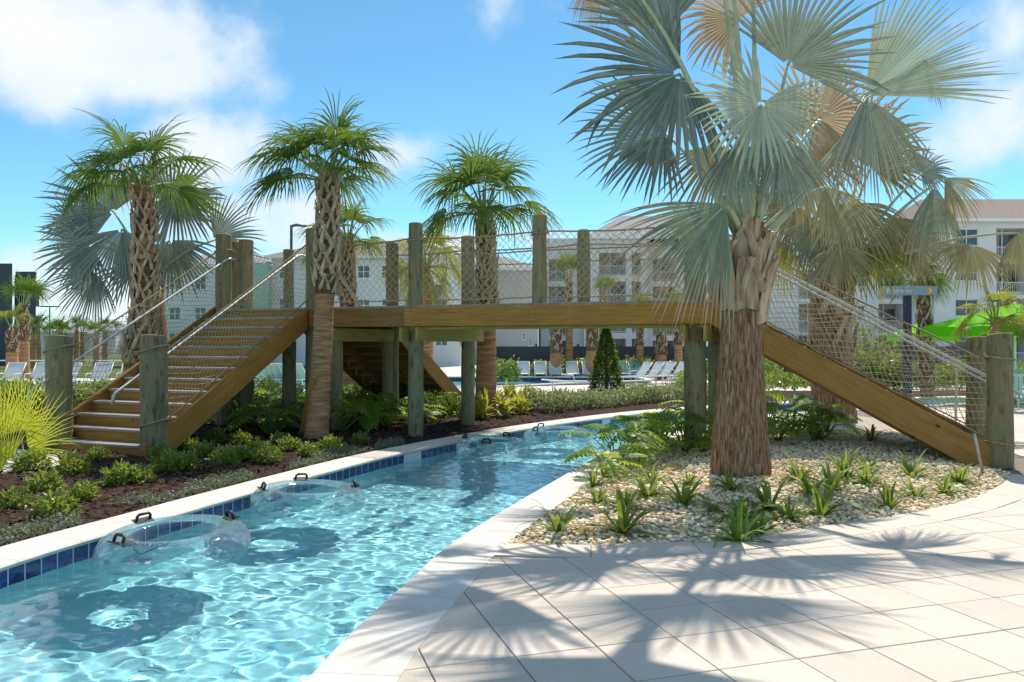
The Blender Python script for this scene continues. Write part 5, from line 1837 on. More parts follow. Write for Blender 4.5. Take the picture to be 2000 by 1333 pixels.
def tube_float(x, y, rz, tilt, label, marks=False):
    o = empty('river_tube', (x, y, WATER_Z + .075), rz, label, 'swim ring', 'clear river tubes')
    o.rotation_euler = (tilt[0], tilt[1], rz)
    new_obj('ring', ring_me, o)
    for a in (2.35, .62, 4.0):
        pv = .62
        c = Vector(((RT + rT * math.cos(1.25)) * math.cos(a), (RT + rT * math.cos(1.25)) * math.sin(a), rT * .92 * math.sin(1.25) + .004))
        m = Matrix.Translation(c) @ Matrix.Rotation(a + math.pi / 2, 4, 'Z') @ Matrix.Rotation(-.30, 4, 'X')
        new_obj('handle', handle_me, o, m)
    if marks:
        # chevron and the word printed on the side towards the walkway, reading the other way up
        def on_ring(ang, ver):
            return Vector(((RT + (rT + .003) * math.cos(ver)) * math.cos(ang), (RT + (rT + .003) * math.cos(ver)) * math.sin(ang), (rT + .003) * .92 * math.sin(ver)))
        a0 = marks
        pts = [on_ring(a0 - .40, 1.75), on_ring(a0 - .12, .95), on_ring(a0, .72), on_ring(a0 + .12, .95), on_ring(a0 + .40, 1.75)]
        MB().tube(pts, .0035, 5).build('chevron_print', M['ink'], o)
        tx = bpy.data.curves.new('lettering', 'FONT')
        tx.body = 'FORWARD'
        tx.size = .075
        tx.align_x = 'CENTER'
        tx.extrude = .0008
        tx.materials.append(M['ink'])
        t_ = bpy.data.objects.new('lettering', tx)
        C.objects.link(t_)
        t_.parent = o
        c = on_ring(a0, 1.32)
        zc = Vector((math.cos(a0) * math.cos(1.32), math.sin(a0) * math.cos(1.32), math.sin(1.32))).normalized()
        xc = Vector((math.sin(a0), -math.cos(a0), 0))
        yc = zc.cross(xc)
        mm = Matrix((xc, yc, zc)).transposed().to_4x4()
        mm.translation = c + zc * .012
        t_.matrix_basis = mm
        to_mesh_obj(t_)
    return o
tube_float(-2.80, 6.62, .15, (.03, -.02), 'clear inflatable ring with printed chevron and lettering, black grips, resting against the coping', -1.75)
tube_float(-2.18, 8.55, -.35, (-.02, .03), 'clear inflatable ring with black grips floating just upstream of the lettered ring')
tube_float(-.30, 12.75, .5, (.02, .02), 'clear inflatable ring floating in the shade of the bridge')
tube_float(.80, 14.35, -.2, (0, -.03), 'clear inflatable ring floating beyond the bridge shadow')

# ------------------------------------------------------------------ pool beyond the hedge
pz = T(36) - .03
pool_w = wall_strip('pool_wall', np.vstack([pool_poly, pool_poly[:1]])[::-1], pz - 1.2, pz + .05, M['plaster'], True)
pool_f = sheet('pool_floor', pool_poly, [], lambda x, y: pz - 1.2, M['pool_floor'])
tag(pool_f, kind='structure')
M['pool_water2'] = (lambda n: n.done((lambda ms: ms)((lambda: None)() or n.bsdf((.30, .62, .70), .06, .5, n.bump(n.noise(n.coord('World'), 6, 3), .15, .03)))))(NT('far_pool_water'))
tag(sheet('pool_water', pool_poly, [], lambda x, y: pz - .16, M['pool_water2']), kind='structure')
ptile = tag(empty('pool_tile_band'), kind='structure')
ptm = MB().box((0, 0, 0), (.29, .02, .2), ch=.004).mesh('pool_tile', M['tile'])
x_ = -14.0
while x_ < 6.4:
    new_obj('pool_tile', ptm, ptile, Matrix.Translation((x_, 41.18 if x_ < -2 else 41.18 - .6 * (x_ + 2) / 8.5, pz - .06)))
    x_ += .30
pc_ = offset(resample(np.vstack([pool_poly, pool_poly[:1]]), step=.6), .0)
pcop = tag(empty('pool_coping'), kind='structure')
for k in range(len(pc_) - 1):
    a_, b_ = Vector((*pc_[k], pz + .075)), Vector((*pc_[k + 1], pz + .075))
    board('coping_stone', a_, a_.lerp(b_, .985), .36, .05, M['coping'], pcop)

# ------------------------------------------------------------------ loungers
M['white_frame'] = nmat('white_powder_coat', [(.74, .74, .73), (.80, .80, .79)], 6, rough=.4, rand=.03)
M['sling'] = leaf_mat('white_mesh_sling', (.70, .72, .72), (.78, .79, .79), (.7, .74, .74), .3, rough=.7, rand=.03)
M['sling_teal'] = leaf_mat('seafoam_mesh_sling', (.36, .58, .53), (.44, .64, .58), (.4, .62, .56), .3, rough=.7, rand=.05)
def lounger_parts(sling, back_deg=52):
    w, zs = .30, .36
    b = math.radians(back_deg)
    top = Vector((0, .45 + .78 * math.cos(b), zs + .78 * math.sin(b)))
    fr = MB()
    for sx in (-w, w):
        fr.tube([(sx, -1.0, zs), (sx, .45, zs), (sx, .95, zs)], .02, 6)
    fr.tube([(-w, -1.0, zs), (w, -1.0, zs)], .02, 6)
    fr.tube([(-w, .95, zs), (w, .95, zs)], .02, 6)
    leg = MB().tube([(0, 0, 0), (0, .02, zs)], .018, 6)
    seat = MB()
    for i in range(6):
        y0, y1 = -.98 + i * .238, -.98 + (i + 1) * .238
        d0, d1 = -.02 * math.sin(math.pi * i / 6), -.02 * math.sin(math.pi * (i + 1) / 6)
        seat.add([(-w, y0, zs + d0), (w, y0, zs + d0), (w, y1, zs + d1), (-w, y1, zs + d1), (-w, y0, zs + d0 - .012), (w, y0, zs + d0 - .012), (w, y1, zs + d1 - .012), (-w, y1, zs + d1 - .012)], [(0, 1, 2, 3), (7, 6, 5, 4), (0, 4, 5, 1), (3, 2, 6, 7), (0, 3, 7, 4), (1, 5, 6, 2)])
    bk = MB()
    d = Vector((0, math.cos(b), math.sin(b)))
    nb = Vector((0, -math.sin(b), math.cos(b))) * .012
    o = Vector((0, .45, zs))
    for i in range(4):
        p, q = o + d * .195 * i, o + d * .195 * (i + 1)
        bk.add([p + Vector((-w, 0, 0)), p + Vector((w, 0, 0)), q + Vector((w, 0, 0)), q + Vector((-w, 0, 0)), p + Vector((-w, 0, 0)) - nb, p + Vector((w, 0, 0)) - nb, q + Vector((w, 0, 0)) - nb, q + Vector((-w, 0, 0)) - nb], [(0, 1, 2, 3), (7, 6, 5, 4), (0, 4, 5, 1), (3, 2, 6, 7), (0, 3, 7, 4), (1, 5, 6, 2)])
    bf = MB()
    for sx in (-w - .012, w + .012):
        bf.tube([o + Vector((sx, 0, 0)), top + Vector((sx, 0, 0))], .017, 6)
    bf.tube([top + Vector((-w, 0, 0)), top + Vector((w, 0, 0))], .017, 6)
    arm = MB().tube([(0, .1, zs), (0, .15, zs + .22), (0, .55, zs + .24)], .016, 6)
    return dict(frame=fr.mesh('frame', M['white_frame']), leg=leg.mesh('leg', M['white_frame']), seat=seat.mesh('seat', sling), backrest=bk.mesh('backrest', sling), back_frame=bf.mesh('back_frame', M['white_frame']), armrest=arm.mesh('armrest', M['white_frame']))
LW, LT, LF = lounger_parts(M['sling']), lounger_parts(M['sling_teal']), lounger_parts(M['sling'], 4)
def lounger(parts, x, y, rz, label, group):
    o = empty('sun_lounger', (x, y, T(y) - .055), rz, label, 'lounger', group)
    for k in ('frame', 'seat', 'backrest', 'back_frame'):
        new_obj(k, parts[k], o)
    for sx in (-.3, .3):
        for sy in (-.85, .85):
            new_obj('leg', parts['leg'], o, Matrix.Translation((sx, sy, 0)))
        new_obj('armrest', parts['armrest'], o, Matrix.Translation((sx * 1.06, 0, 0)))
    return o
ORD = ['first', 'second', 'third', 'fourth', 'fifth', 'sixth', 'seventh', 'eighth', 'ninth']
for k, px in enumerate((1151, 1119, 1086, 1056, 1023)):
    lounger(LW, (px - 1000) / F * 42.6, 42.6, 0, 'white lounger before the dark fence, %s from the cone tree' % ORD[k], 'loungers along the dark fence')
for k, px in enumerate((1217, 1243)):
    lounger(LT, (px - 1000) / F * 43, 43, 0, 'seafoam lounger before the dark fence, %s past the cone tree' % ORD[k], 'seafoam loungers by the fence')
lounger(LW, 7.6, 42.5, -1.0, 'single white lounger turned sideways before the dark fence', 'loungers along the dark fence')
for k, (px, D) in enumerate([(1232, 35), (1256, 35.6), (1280, 36.2), (1305, 36.9), (1330, 37.6), (1400, 37.4), (1425, 38)]):
    lounger(LW, (px - 1000) / F * D, D, -1.15, 'white lounger in the slanting row, %s from the cone tree' % ORD[k], 'slanting lounger row')
lounger(LF, (1128 - 1000) / F * 27.5, 27.5, 1.5, 'flat white lounger laid down on the terrace before the pool', None)
for k, px in enumerate((182, 118, 62, 6)):
    lounger(LW, (px - 1000) / F * 28.5, 28.5, .06, 'white lounger in the row before the lawn, %s from the stair' % ORD[k], 'loungers before the lawn')
lounger(LT, (244 - 1000) / F * 29.5, 29.5, .2, 'seafoam lounger standing behind the stair posts', None)
for k, px in enumerate((596, 574, 552, 530)):
    lounger(LT, (px - 1000) / F * 31, 31, math.pi - .2, 'seafoam lounger seen under the landing, %s from the tall palm trunk' % ORD[k], 'loungers seen under the landing')
for k, px in enumerate((680, 702, 724)):
    lounger(LW, (px - 1000) / F * 42.6, 42.6, .05, 'white lounger seen beneath the bridge, %s from the tall palm trunk' % ORD[k], 'loungers seen beneath the bridge')

# ------------------------------------------------------------------ charcoal fence
M['fence'] = nmat('charcoal_vinyl', [(.055, .06, .075), (.075, .08, .095)], 5, rough=.55)
fence = empty('privacy_fence', (6, 46, T(46)), 0, 'charcoal vinyl privacy fence with square posts behind the loungers', 'fence')
fz = T(46) - .06
x_ = -1.0
fi = Matrix.Translation(-fence.location)
def fpart(o):
    o.parent = fence
    o.matrix_parent_inverse = fi
while x_ < 26:
    fpart(board('fence_panel', (x_ + .07, 46, fz + .92), (x_ + 2.33, 46, fz + .92), .04, 1.74, M['fence']))
    fpart(board('top_rail', (x_ + .06, 46, fz + 1.82), (x_ + 2.34, 46, fz + 1.82), .07, .07, M['fence']))
    fpart(MB().box((x_, 46, fz + .97), (.13, .13, 1.96), ch=.01).build('fence_post', M['fence']))
    fpart(MB().box((x_, 46, fz + 1.97), (.16, .16, .05), ch=.02).build('post_cap', M['fence']))
    x_ += 2.4
fpart(board('fence_panel', (-1.05, 45.9, fz + .92), (-1.95, 43.8, fz + .92), .04, 1.74, nmat('grey_vinyl', [(.20, .21, .23), (.24, .25, .27)], 5)))

# ------------------------------------------------------------------ restroom sign
M['sign_blue'] = nmat('grey_blue_sign_panel', [(.25, .34, .41), (.27, .37, .44)], 3, rough=.45)
M['navy'] = nmat('navy_painted_steel', [(.035, .037, .075), (.05, .05, .095)], 6, rough=.4)
M['orange'] = nmat('orange_disc', [(.85, .33, .04), (.9, .38, .06)], 5, rough=.5)
M['white_ink'] = nmat('white_lettering', [(.80, .82, .82), (.85, .85, .85)], 5)
SD = 22.0
sp = Vector(((1772 - 1000) / F * SD, SD, 0))
sign = empty('direction_sign', sp, 0, 'grey-blue restroom direction sign with orange arrow disc on a navy post', 'sign')
MB().box((0, 0, 1.45), (.20, .12, 3.0), ch=.01).build('post', M['navy'], sign)
pnl = MB().box((0, -.09, 3.03), (1.56, .05, .25), ch=.008).build('sign_panel', M['sign_blue'], sign)
def text(body, size, loc, parent, mat, align='LEFT'):
    tx = bpy.data.curves.new('lettering', 'FONT')
    tx.body = body; tx.size = size; tx.align_x = align; tx.align_y = 'CENTER'; tx.extrude = .003
    tx.materials.append(mat)
    o = bpy.data.objects.new('lettering', tx)
    C.objects.link(o)
    o.parent = parent
    o.location = loc
    o.rotation_euler = (math.pi / 2, 0, 0)
    return to_mesh_obj(o)
text('Restroom', .17, (-.62, -.12, 3.03), pnl, M['white_ink'])
MB().tube([(.56, -.112, 3.03), (.56, -.124, 3.03)], .095, 24, smooth=False).build('arrow_disc', M['orange'], pnl)
ar = MB()
ar.prism([(.53, -.126, 3.075), (.55, -.126, 3.09), (.605, -.126, 3.03), (.55, -.126, 2.97), (.53, -.126, 2.985), (.57, -.126, 3.03)], (0, -.004, 0))
ar.build('arrow', M['white_ink'], pnl)

# ------------------------------------------------------------------ parasols, chair, table
M['lime'] = leaf_mat('lime_canvas', (.20, .62, .02), (.24, .68, .03), (.30, .85, .03), .45, rough=.8, rand=.02, spec=.1)
M['seafoam'] = nmat('seafoam_plastic', [(.26, .50, .40), (.32, .56, .46)], 5, rough=.45)
def parasol(x, y, half, z_edge, z_top, rz, label):
    o = empty('parasol', (x, y, T(y) - .05), rz, label, 'parasol', 'lime parasols')
    z0 = -T(y) + .05
    ze, zt = z_edge + z0, z_top + z0
    c = [(-half, -half), (half, -half), (half, half), (-half, half)]
    for k in range(4):
        a, b = c[k], c[(k + 1) % 4]
        vs_, fs = [], []
        n = 6
        for i in range(n + 1):
            t = i / n
            for j in range(2 + n):
                u = j / (n + 1)
                p = Vector((a[0] + (b[0] - a[0]) * u, a[1] + (b[1] - a[1]) * u, 0)) * t
                vs_.append((p.x, p.y, zt + (ze - zt) * t - .10 * math.sin(math.pi * t) * (1 - abs(2 * u - 1)) * .6))
        w = n + 2
        for i in range(n):
            for j in range(n + 1):
                fs.append((i * w + j, (i + 1) * w + j, (i + 1) * w + j + 1, i * w + j + 1))
        MB().add(vs_, fs, 0, True).build('canopy_panel', M['lime'], o)
        va = [(a[0], a[1], ze), (b[0], b[1], ze), (b[0], b[1], ze - .27), (a[0], a[1], ze - .27)]
        MB().prism(va, Vector((-(b[1] - a[1]), b[0] - a[0], 0)).normalized() * .008).build('valance', M['lime'], o)
        MB().tube([(0, 0, zt - .06), (a[0] * .98, a[1] * .98, ze - .04)], .014, 6).build('rib', M['steel'], o)
    MB().tube([(0, 0, .02), (0, 0, zt + .04)], .032, 10).build('pole', M['white_frame'], o)
    MB().box((0, 0, .04), (.7, .7, .07), ch=.02).build('base', M['steel'], o)
    return o
parasol(14.25, 22.6, 1.7, 2.05, 2.72, .35, 'lime green square parasol with valance over the seafoam chairs')
parasol(17.5, 34.0, 1.0, 1.95, 2.5, .2, 'lime green parasol showing beyond the restroom sign post')
def seafoam_chair(x, y, rz, label, group=None):
    o = empty('patio_chair', (x, y, T(y) - .03), rz, label, 'chair', group)
    MB().box((0, 0, .44), (.46, .44, .03), ch=.01).build('seat', M['seafoam'], o)
    bk = MB()
    for k in range(5):
        bk.box((-.18 + .09 * k, .23 + .01, .66), (.07, .018, .42), ch=.004)
    bk.box((0, .245, .88), (.46, .03, .06), ch=.008)
    bk.build('backrest', M['seafoam'], o)
    for sx in (-.2, .2):
        for sy in (-.19, .2):
            MB().tube([(sx * 1.15, sy * 1.2, 0), (sx, sy, .43)], [.022, .03], 8).build('leg', M['seafoam'], o)
        MB().tube([(sx * 1.1, .2, .66), (sx * 1.15, -.15, .66), (sx * 1.1, -.19, .44)], .018, 8).build('armrest', M['seafoam'], o)
    return o
seafoam_chair(11.75, 18.6, 2.6, 'seafoam patio chair with slatted back beside the walkway post', 'seafoam patio chairs')
seafoam_chair(13.3, 20.6, -.4, 'seafoam patio chair pushed up to the white table', 'seafoam patio chairs')
tb = empty('patio_table', (13.4, 19.4, -.06), 0, 'white round patio table under the lime parasol', 'table')
MB().tube([(0, 0, .72), (0, 0, .75)], .5, 28, smooth=False).build('table_top', M['white_frame'], tb)
MB().tube([(0, 0, .0), (0, 0, .72)], .04, 10).build('pedestal', M['white_frame'], tb)
MB().tube([(0, 0, .0), (0, 0, .03)], .28, 20, smooth=False).build('foot', M['white_frame'], tb)

# ------------------------------------------------------------------ lamp posts, stakes, braces
M['lamp'] = nmat('dark_grey_lamp_metal', [(.07, .085, .10), (.10, .115, .13)], 6, rough=.45)
def lamp(px, ytop, D, arm, label):
    b = Vector(((px - 1000) / F * D, D, T(D) - .06))
    h = CAMZ + (HZ - ytop) / F * D - b.z
    o = empty('street_lamp', b, 0, label, 'street lamp')
    MB().tube([(0, 0, 0), (0, 0, h)], [.09, .07], 8).build('pole', M['lamp'], o)
    if arm:
        MB().tube([(0, 0, h - .05), (.25, 0, h), (.75, 0, h - .06)], [.06, .08, .05], 8).build('lamp_arm', M['lamp'], o)
        MB().box((.55, 0, h - .04), (.5, .26, .07), ch=.02).build('lamp_head', M['lamp'], o)
    else:
        MB().box((0, 0, h + .25), (2.2, .8, .12), ch=.03).build('lamp_head', M['lamp'], o)
        MB().tube([(0, 0, h), (0, 0, h + .2)], .05, 6).build('lamp_neck', M['lamp'], o)
    MB().tube([(0, 0, 0), (0, 0, .25)], .16, 10).build('base', M['lamp'], o)
lamp(569, 440, 40, True, 'dark street lamp with one arm standing behind the bridge landing')
lamp(97, 603, 100, False, 'distant dark lamp post with flat twin head above the lawn')
M['brace'] = wood('palm_brace_lumber', (.35, .14, .03), (.50, .22, .05), (.60, .31, .09))
M['brace_pale'] = wood('pale_brace_lumber', (.42, .36, .26), (.55, .49, .38), (.64, .58, .47))
tag(board('palm_brace', gnd(588, 852, .0), at(612, 735, 13.05), .09, .04, M['brace'], up=(0, -1, 0)), 'orange-brown lumber brace leaning on the tall bridge-side palm', 'brace')
b1 = at(655, 525, 20.7)
tag(board('palm_brace', b1, Vector((b1.x + 2.2, 21.4, 0)), .09, .045, M['brace_pale'], up=(0, -1, 0)), 'pale lumber brace propping the half-hidden small palm', 'brace')
b2 = at(832, 545, 26.8)
tag(board('palm_brace', b2, Vector((b2.x + 2.0, 27.2, T(27))), .09, .045, M['brace_pale'], up=(0, -1, 0)), 'pale lumber brace propping the yellowing palm behind the bridge', 'brace')
tag(MB().tube([gnd(1921, 921, .0) + Vector((0, 0, -.05)), at(1903, 848, 9.75)], .018, 8).build('metal_stake', M['steel']), 'grey metal stake leaning beside the walkway newel post', 'stake')
tag(MB().tube([gnd(1866, 845, .0), at(1869, 712, 14.2)], .022, 8).build('wooden_stake', M['brace_pale']), 'thin pale wooden stake behind the walkway stair net', 'stake')
tag(board('palm_brace', gnd(1672, 832, 0), at(1655, 760, 15.3), .09, .04, M['brace'], up=(0, -1, 0)), 'short orange lumber brace at the foot of the olive fan palm', 'brace')

# ------------------------------------------------------------------ palms in the distance
def spear_palm(px, D, ytop, r, seed, label, group, tuft=6, scale=1.0, fs=SAB, boots=True):
    b = Vector(((px - 1000) / F * D, D, T(D) - .05))
    top = at(px, ytop, D)
    sabal(label, [b, b.lerp(top, .5), top], [r, r * .95, r * .75], (b.z + (top.z - b.z) * .55, top.z) if boots else None, tuft, seed, fs, elev=(0, 2), scale=scale, group=group, boot_dz=.10, name='transplanted_palm')
spear_palm(24, 37, 640, .27, 21, 'stocky trimmed palm with a few stubs of fronds before the grey building', None, 5, 1.3, SABY)
spear_palm(46, 38.5, 598, .27, 22, 'taller trimmed palm with upright tuft before the grey building', None, 7, 1.3)
for i, (px, D, yt) in enumerate([(64, 66, 655), (74, 70, 645), (106, 64, 660), (118, 72, 650), (150, 80, 645), (161, 85, 652), (205, 72, 648), (128, 90, 655), (188, 66, 660)]):
    spear_palm(px, D, yt, .26, 30 + i, 'young transplanted palm with bundled fronds, %s along the lawn from the charcoal building' % ORD[sorted((64, 74, 106, 118, 150, 161, 205, 128, 188)).index(px)], 'transplanted palms on the lawn', 4, 1.5, SAB, False)
for i, (px, yt, r, D, lab) in enumerate([(1086, 648, .34, 43.6, 'stout boot-covered palm behind the first loungers'), (1112, 545, .20, 44.2, 'tall slim palm showing its tuft above the bridge deck'), (1157, 640, .38, 43.4, 'thick boot-covered palm just beside the cone tree'), (1250, 622, .20, 44.6, 'slim red-brown palm trunk against the dark fence'), (1291, 655, .33, 44.0, 'pale-trunked palm with white stalks against the dark fence'), (1325, 620, .24, 43.8, 'dark ringed palm trunk beside the bridge pile'), (1180, 575, .2, 60, 'slim palm tuft in front of the apartment balconies')]):
    spear_palm(px, D, yt, r, 50 + i, lab, None, 7, 1.4, SAB if i != 4 else SABY)

# ------------------------------------------------------------------ buildings
M['stucco'] = nmat('white_stucco', [(.64, .635, .62), (.70, .695, .68)], .6, rough=.9, coord='World', rand=.02)
M['beige'] = nmat('beige_stucco', [(.50, .48, .45), (.55, .53, .50)], .6, rough=.9, coord='World', rand=.02)
M['charcoal'] = nmat('charcoal_stucco', [(.075, .078, .095), (.095, .098, .115)], .5, rough=.9, coord='World', rand=.02)
M['teal'] = nmat('teal_panel', [(.20, .44, .40), (.24, .48, .44)], .6, rough=.85, coord='World', rand=.02)
M['shingle'] = nmat('brown_shingle', [(.22, .17, .145), (.31, .25, .215)], 3, (1, 1, 4), rough=.95, coord='World', rand=.03)
M['shingle_grey'] = nmat('grey_shingle', [(.25, .25, .265), (.34, .335, .34)], 3, (1, 1, 4), rough=.95, coord='World', rand=.03)
M['glass'] = nmat('dark_window_glass', [(.03, .04, .05), (.08, .10, .12)], .5, rough=.08, spec=.6, coord='World', rand=.3)
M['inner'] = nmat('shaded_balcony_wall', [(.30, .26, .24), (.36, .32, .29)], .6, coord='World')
M['trim'] = nmat('white_trim', [(.72, .73, .74), (.78, .79, .79)], 2, rough=.6)
def facade(root, x0, x1, y, z0, z1, depth, mat, holes=(), name='wall', xback=None):
    """box building with real openings in its front; holes: (xa, xb, za, zb, kind)"""
    xs = sorted({x0, x1, *[h[0] for h in holes], *[h[1] for h in holes]})
    zs = sorted({z0, z1, *[h[2] for h in holes], *[h[3] for h in holes]})
    mb = MB()
    for i in range(len(xs) - 1):
        for j in range(len(zs) - 1):
            cx, cz = (xs[i] + xs[i + 1]) / 2, (zs[j] + zs[j + 1]) / 2
            if any(h[0] < cx < h[1] and h[2] < cz < h[3] for h in holes):
                continue
            mb.add([(xs[i], y, zs[j]), (xs[i + 1], y, zs[j]), (xs[i + 1], y, zs[j + 1]), (xs[i], y, zs[j + 1])], [(0, 1, 2, 3)])
    xq = x1 if xback is None else xback                   # back corners, for a block that stands askew
    xp = x0 + xq - x1
    mb.add([(x0, y, z0), (xp, y + depth, z0), (xp, y + depth, z1), (x0, y, z1)], [(0, 3, 2, 1)])
    mb.add([(x1, y, z0), (xq, y + depth, z0), (xq, y + depth, z1), (x1, y, z1)], [(0, 1, 2, 3)])
    mb.add([(x0, y, z1), (x1, y, z1), (xq, y + depth, z1), (xp, y + depth, z1)], [(0, 1, 2, 3)])
    mb.add([(xp, y + depth, z0), (xq, y + depth, z0), (xq, y + depth, z1), (xp, y + depth, z1)], [(3, 2, 1, 0)])
    for (xa, xb, za, zb, kind) in holes:                 # reveals
        dp = .14 if kind == 'window' else 1.5
        for q in ([(xa, za), (xa, zb)], [(xb, zb), (xb, za)], [(xa, zb), (xb, zb)], [(xb, za), (xa, za)]):
            (ax_, az_), (bx_, bz_) = q
            mb.add([(ax_, y, az_), (bx_, y, bz_), (bx_, y + dp, bz_), (ax_, y + dp, az_)], [(0, 1, 2, 3)])
    o = root.location
    def put(m_, nm, ma, par=root):
        ob = m_.build(nm, ma, par)
        if par is root:
            ob.matrix_basis = Matrix.Translation(-o)
        return ob
    put(mb, name, mat)
    for (xa, xb, za, zb, kind) in holes:
        w, h = xb - xa, zb - za
        cx, cz = (xa + xb) / 2, (za + zb) / 2
        if kind == 'window':
            fr = MB()
            t = .07
            fr.box((cx, y + .10, zb - t / 2), (w, .06, t)); fr.box((cx, y + .10, za + t / 2), (w, .06, t))
            for xx in (xa + t / 2, xb - t / 2, cx):
                fr.box((xx, y + .099, cz), (t, .058, h - 2 * t))
            fr.box((cx, y + .098, cz), (w - 2 * t, .05, t * .8))
            wn = put(fr, 'window', M['trim'])
            MB().add([(xa, y + .12, za), (xb, y + .12, za), (xb, y + .12, zb), (xa, y + .12, zb)], [(0, 1, 2, 3)]).build('pane', M['glass'], wn)
            MB().box((cx, y - .03, za - .05), (w + .16, .12, .08)).build('sill', M['trim'], wn)
        else:
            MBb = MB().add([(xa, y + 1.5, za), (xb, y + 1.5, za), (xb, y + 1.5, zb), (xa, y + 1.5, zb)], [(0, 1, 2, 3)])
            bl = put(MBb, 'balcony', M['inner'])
            MB().box((xa + w * .68, y + 1.47, za + h * .42), (w * .52, .05, h * .84)).build('sliding_door', M['glass'], bl)
            MB().box((xa + w * .46, y + 1.40, za + h * .5), (.09, .09, h)).build('door_post', M['trim'], bl)
            rl = MB()
            rl.box((cx, y + .06, za + 1.05), (w, .05, .05)); rl.box((cx, y + .06, za + .12), (w, .05, .05))
            k = max(3, int(w / .16))
            for i in range(k):
                rl.box((xa + (i + .5) * w / k, y + .06, za + .58), (.025, .025, .88))
            rl.build('railing', M['trim'], bl)
def bx(px, D): return (px - 1000) / F * D
def bz(py, D): return CAMZ + (HZ - py) / F * D
def gable(root, x0, x1, y, depth, z0, z1, mat, over=.5, ridge_in=0.0, name='roof'):
    x0 -= over; x1 += over; y -= over; depth += 2 * over
    ym = y + depth / 2
    z1 = CAMZ + (z1 - CAMZ) * ym / y          # ridge stands back from the eave
    r0, r1 = x0 + ridge_in, x1 - ridge_in
    mb = MB().add([(x0, y, z0), (x1, y, z0), (x1, y + depth, z0), (x0, y + depth, z0), (r0, ym, z1), (r1, ym, z1)], [(0, 1, 5, 4), (2, 3, 4, 5), (1, 2, 5), (3, 0, 4), (3, 2, 1, 0)])
    mb.box(((x0 + x1) / 2, y - .02, z0 - .10), (x1 - x0, .12, .26), mat=1)
    ob = mb.build(name, [mat, M['trim']], root)
    ob.matrix_basis = Matrix.Translation(-root.location)
    return ob
def gz(D): return T(D) - .06
# white apartment block with balconies
D = 90
apt = empty('apartment_building', (bx(1120, D), D, gz(D)), 0, 'white four-storey apartment block with stacked balconies behind the dark fence', 'building')
def bal(pxa, pxb, D, tops, h):
    return [(bx(pxa, D), bx(pxb, D), bz(t, D) - h, bz(t, D), 'balcony') for t in tops]
facade(apt, bx(1056, D), bx(1138, D), D, gz(D), bz(466, D), 14, M['stucco'], bal(1072, 1106, D, (507, 560, 613, 666), 2.45))
facade(apt, bx(1138, D), bx(1260, D), D - 1.5, gz(D), bz(470, D), 15, M['stucco'], bal(1170, 1223, D - 1.5, (494, 550, 606, 662), 2.5) + bal(1234, 1252, D - 1.5, (494, 550, 606, 662), 2.5), 'wing_wall')
facade(apt, bx(1260, D), bx(1420, D), D, gz(D), bz(474, D), 14, M['stucco'], bal(1275, 1318, D, (507, 560, 613, 666), 2.45) + [(bx(a, D), bx(a + 22, D), bz(t + 24, D), bz(t, D), 'window') for a in (1345, 1385) for t in (507, 560, 613, 664)], 'wing_wall')
gable(apt, bx(1150, D), bx(1420, D), D - 1.5, 15, bz(469, D) + .1, bz(428, D), M['shingle_grey'], .6, 5)
# beige blank end wall beside it
D = 84
bw = empty('apartment_building', (bx(1010, D), D, gz(D)), 0, 'beige blank-walled building wing between the palm and the white balconies', 'building')
facade(bw, bx(880, D), bx(1050, D), D, gz(D), bz(527, D), 12, M['beige'], [(bx(1020, D) + .0, bx(1027, D), bz(664, D), bz(650, D), 'window'), (bx(1032, D), bx(1038, D), bz(676, D), bz(662, D), 'window')])
gable(bw, bx(880, D), bx(1050, D), D, 12, bz(527, D) + .1, bz(503, D), M['shingle_grey'], .5, 4)
# long building with brown roof and teal bay
D = 74
lb = empty('apartment_building', (bx(640, D), D, gz(D)), 0, 'long pale building with brown shingle roof and a teal bay behind the landing', 'building')
wins = [(bx(a, D), bx(a + 24, D), bz(t + 26, D), bz(t, D), 'window') for a in (545, 600, 698, 745, 790, 850) for t in (518, 584, 650)]
facade(lb, bx(530, D), bx(900, D), D, gz(D), bz(503, D), 13, M['stucco'], wins)
facade(lb, bx(500, D), bx(529.9, D), D - .8, gz(D), bz(515, D), 10, M['teal'], [], 'teal_bay')
facade(lb, bx(300, D), bx(499.9, D), D, gz(D), bz(520, D), 13, M['stucco'], [(bx(a, D), bx(a + 22, D), bz(t + 26, D), bz(t, D), 'window') for a in (330, 380, 440, 475) for t in (540, 600, 650)], 'wing_wall')
gable(lb, bx(530, D), bx(900, D), D, 13, bz(503, D) + .1, bz(472, D), M['shingle'], .5, 5)
gable(lb, bx(300, D), bx(529, D), D, 13, bz(520, D) + .12, bz(490, D), M['shingle_grey'], .4, 5, 'wing_roof')
# right-hand apartment building
D = 70
rb_ = empty('apartment_building', (bx(1900, D), D, gz(D)), 0, 'cream four-storey apartment building with brown shingle roof above the lime parasol', 'building')
hl = [(bx(1866, D), bx(1911, D), bz(t + 33, D), bz(t, D), 'window') for t in (447, 516, 585, 650)] + bal(1946, 2010, D, (446, 515, 584, 653), 2.7) + [(bx(2040, D), bx(2085, D), bz(t + 33, D), bz(t, D), 'window') for t in (447, 516)]
facade(rb_, bx(1825, D), bx(2200, D), D, gz(D), bz(432, D), 14, M['stucco'], hl)
facade(rb_, bx(1480, D), bx(1824.9, D), D + 3, gz(D), bz(452, D), 12, M['stucco'], bal(1716, 1765, D + 3, (462, 528, 594, 656), 2.6) + bal(1560, 1620, D + 3, (462, 528, 594, 656), 2.6) + [(bx(1660, D + 3), bx(1690, D + 3), bz(t + 30, D + 3), bz(t, D + 3), 'window') for t in (465, 530, 596)], 'wing_wall')
gable(rb_, bx(1825, D), bx(2200, D), D, 14, bz(432, D) + .1, bz(392, D), M['shingle'], .6, 3)
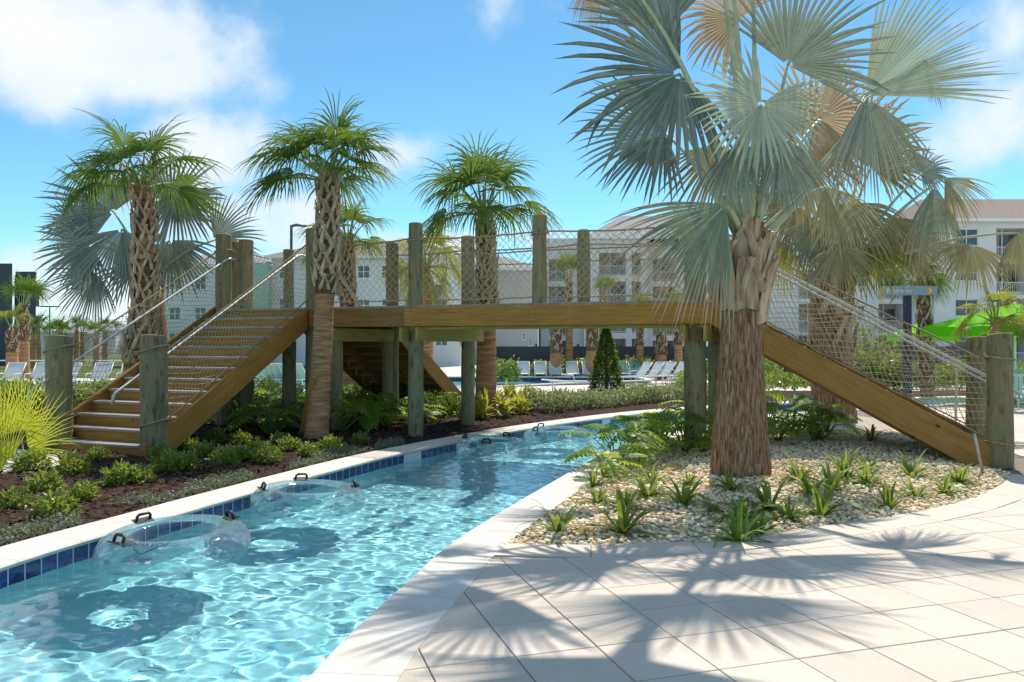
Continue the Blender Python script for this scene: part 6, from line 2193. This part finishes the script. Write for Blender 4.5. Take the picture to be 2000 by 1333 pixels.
gable(rb_, bx(1480, D), bx(1822, D), D + 3, 12, bz(452, D) + .1, bz(425, D), M['shingle'], .5, 3, 'wing_roof')
# charcoal building
D = 75
cb = empty('charcoal_building', (bx(20, D), D, gz(D)), 0, 'charcoal grey flat-roofed building with stepped parapet beyond the lawn', 'building')
facade(cb, bx(-120, D), bx(24, D), D, gz(D), bz(515, D), 14, M['charcoal'], [(bx(-40, D), bx(-8, D), bz(t + 34, D), bz(t, D), 'window') for t in (555, 610)], xback=bx(22, D + 14))
facade(cb, bx(24.1, D), bx(64, D), D + .5, gz(D), bz(530, D), 13, M['charcoal'], [(bx(25, D) + .2, bx(52, D), bz(t + 40, D + .5), bz(t, D + .5), 'balcony') for t in (558, 616)], 'wing_wall', xback=bx(62, D + 13.5))
# far row houses
for i, (a, b, yt, ye, mt) in enumerate([(62, 100, 631, 648, 'stucco'), (96, 150, 636, 650, 'beige'), (150, 186, 634, 652, 'stucco'), (180, 226, 628, 645, 'beige'), (226, 300, 634, 650, 'stucco')]):
    D = 135 + 3 * i
    hs = empty('row_house', (bx((a + b) / 2, D), D, gz(D)), 0, ['white gabled house next to the charcoal building', 'low grey-roofed beige house behind the lamp post', 'white house with dark windows between two beige houses', 'beige house with the highest roof beyond the lawn', 'white house farthest along the row behind the stair'][i], 'house', 'row houses beyond the lawn')
    w = (b - a) / 4
    facade(hs, bx(a, D), bx(b - .5, D), D, gz(D), bz(ye, D), 9, M[mt], [(bx(a + w * k + w * .25, D), bx(a + w * k + w * .7, D), bz(ye + 20, D), bz(ye + 7, D), 'window') for k in range(4)])
    gable(hs, bx(a, D), bx(b - .5, D), D, 9, bz(ye, D) + .1, bz(yt, D), M['shingle_grey'], .3, 2)
# tennis-style low rail fence beyond the terrace
rf = empty('rail_fence', (-30, 46, T(46)), 0, 'thin white rail with dark posts along the edge of the lawn', 'fence')
for k in range(9):
    MB().box((-6 + 2.4 * k, 0, .5), (.09, .09, 1.1)).build('fence_post', M['lamp'], rf)
MB().tube([(-6, 0, .98), (13.5, 0, .98)], .035, 6).build('top_rail', M['trim'], rf)
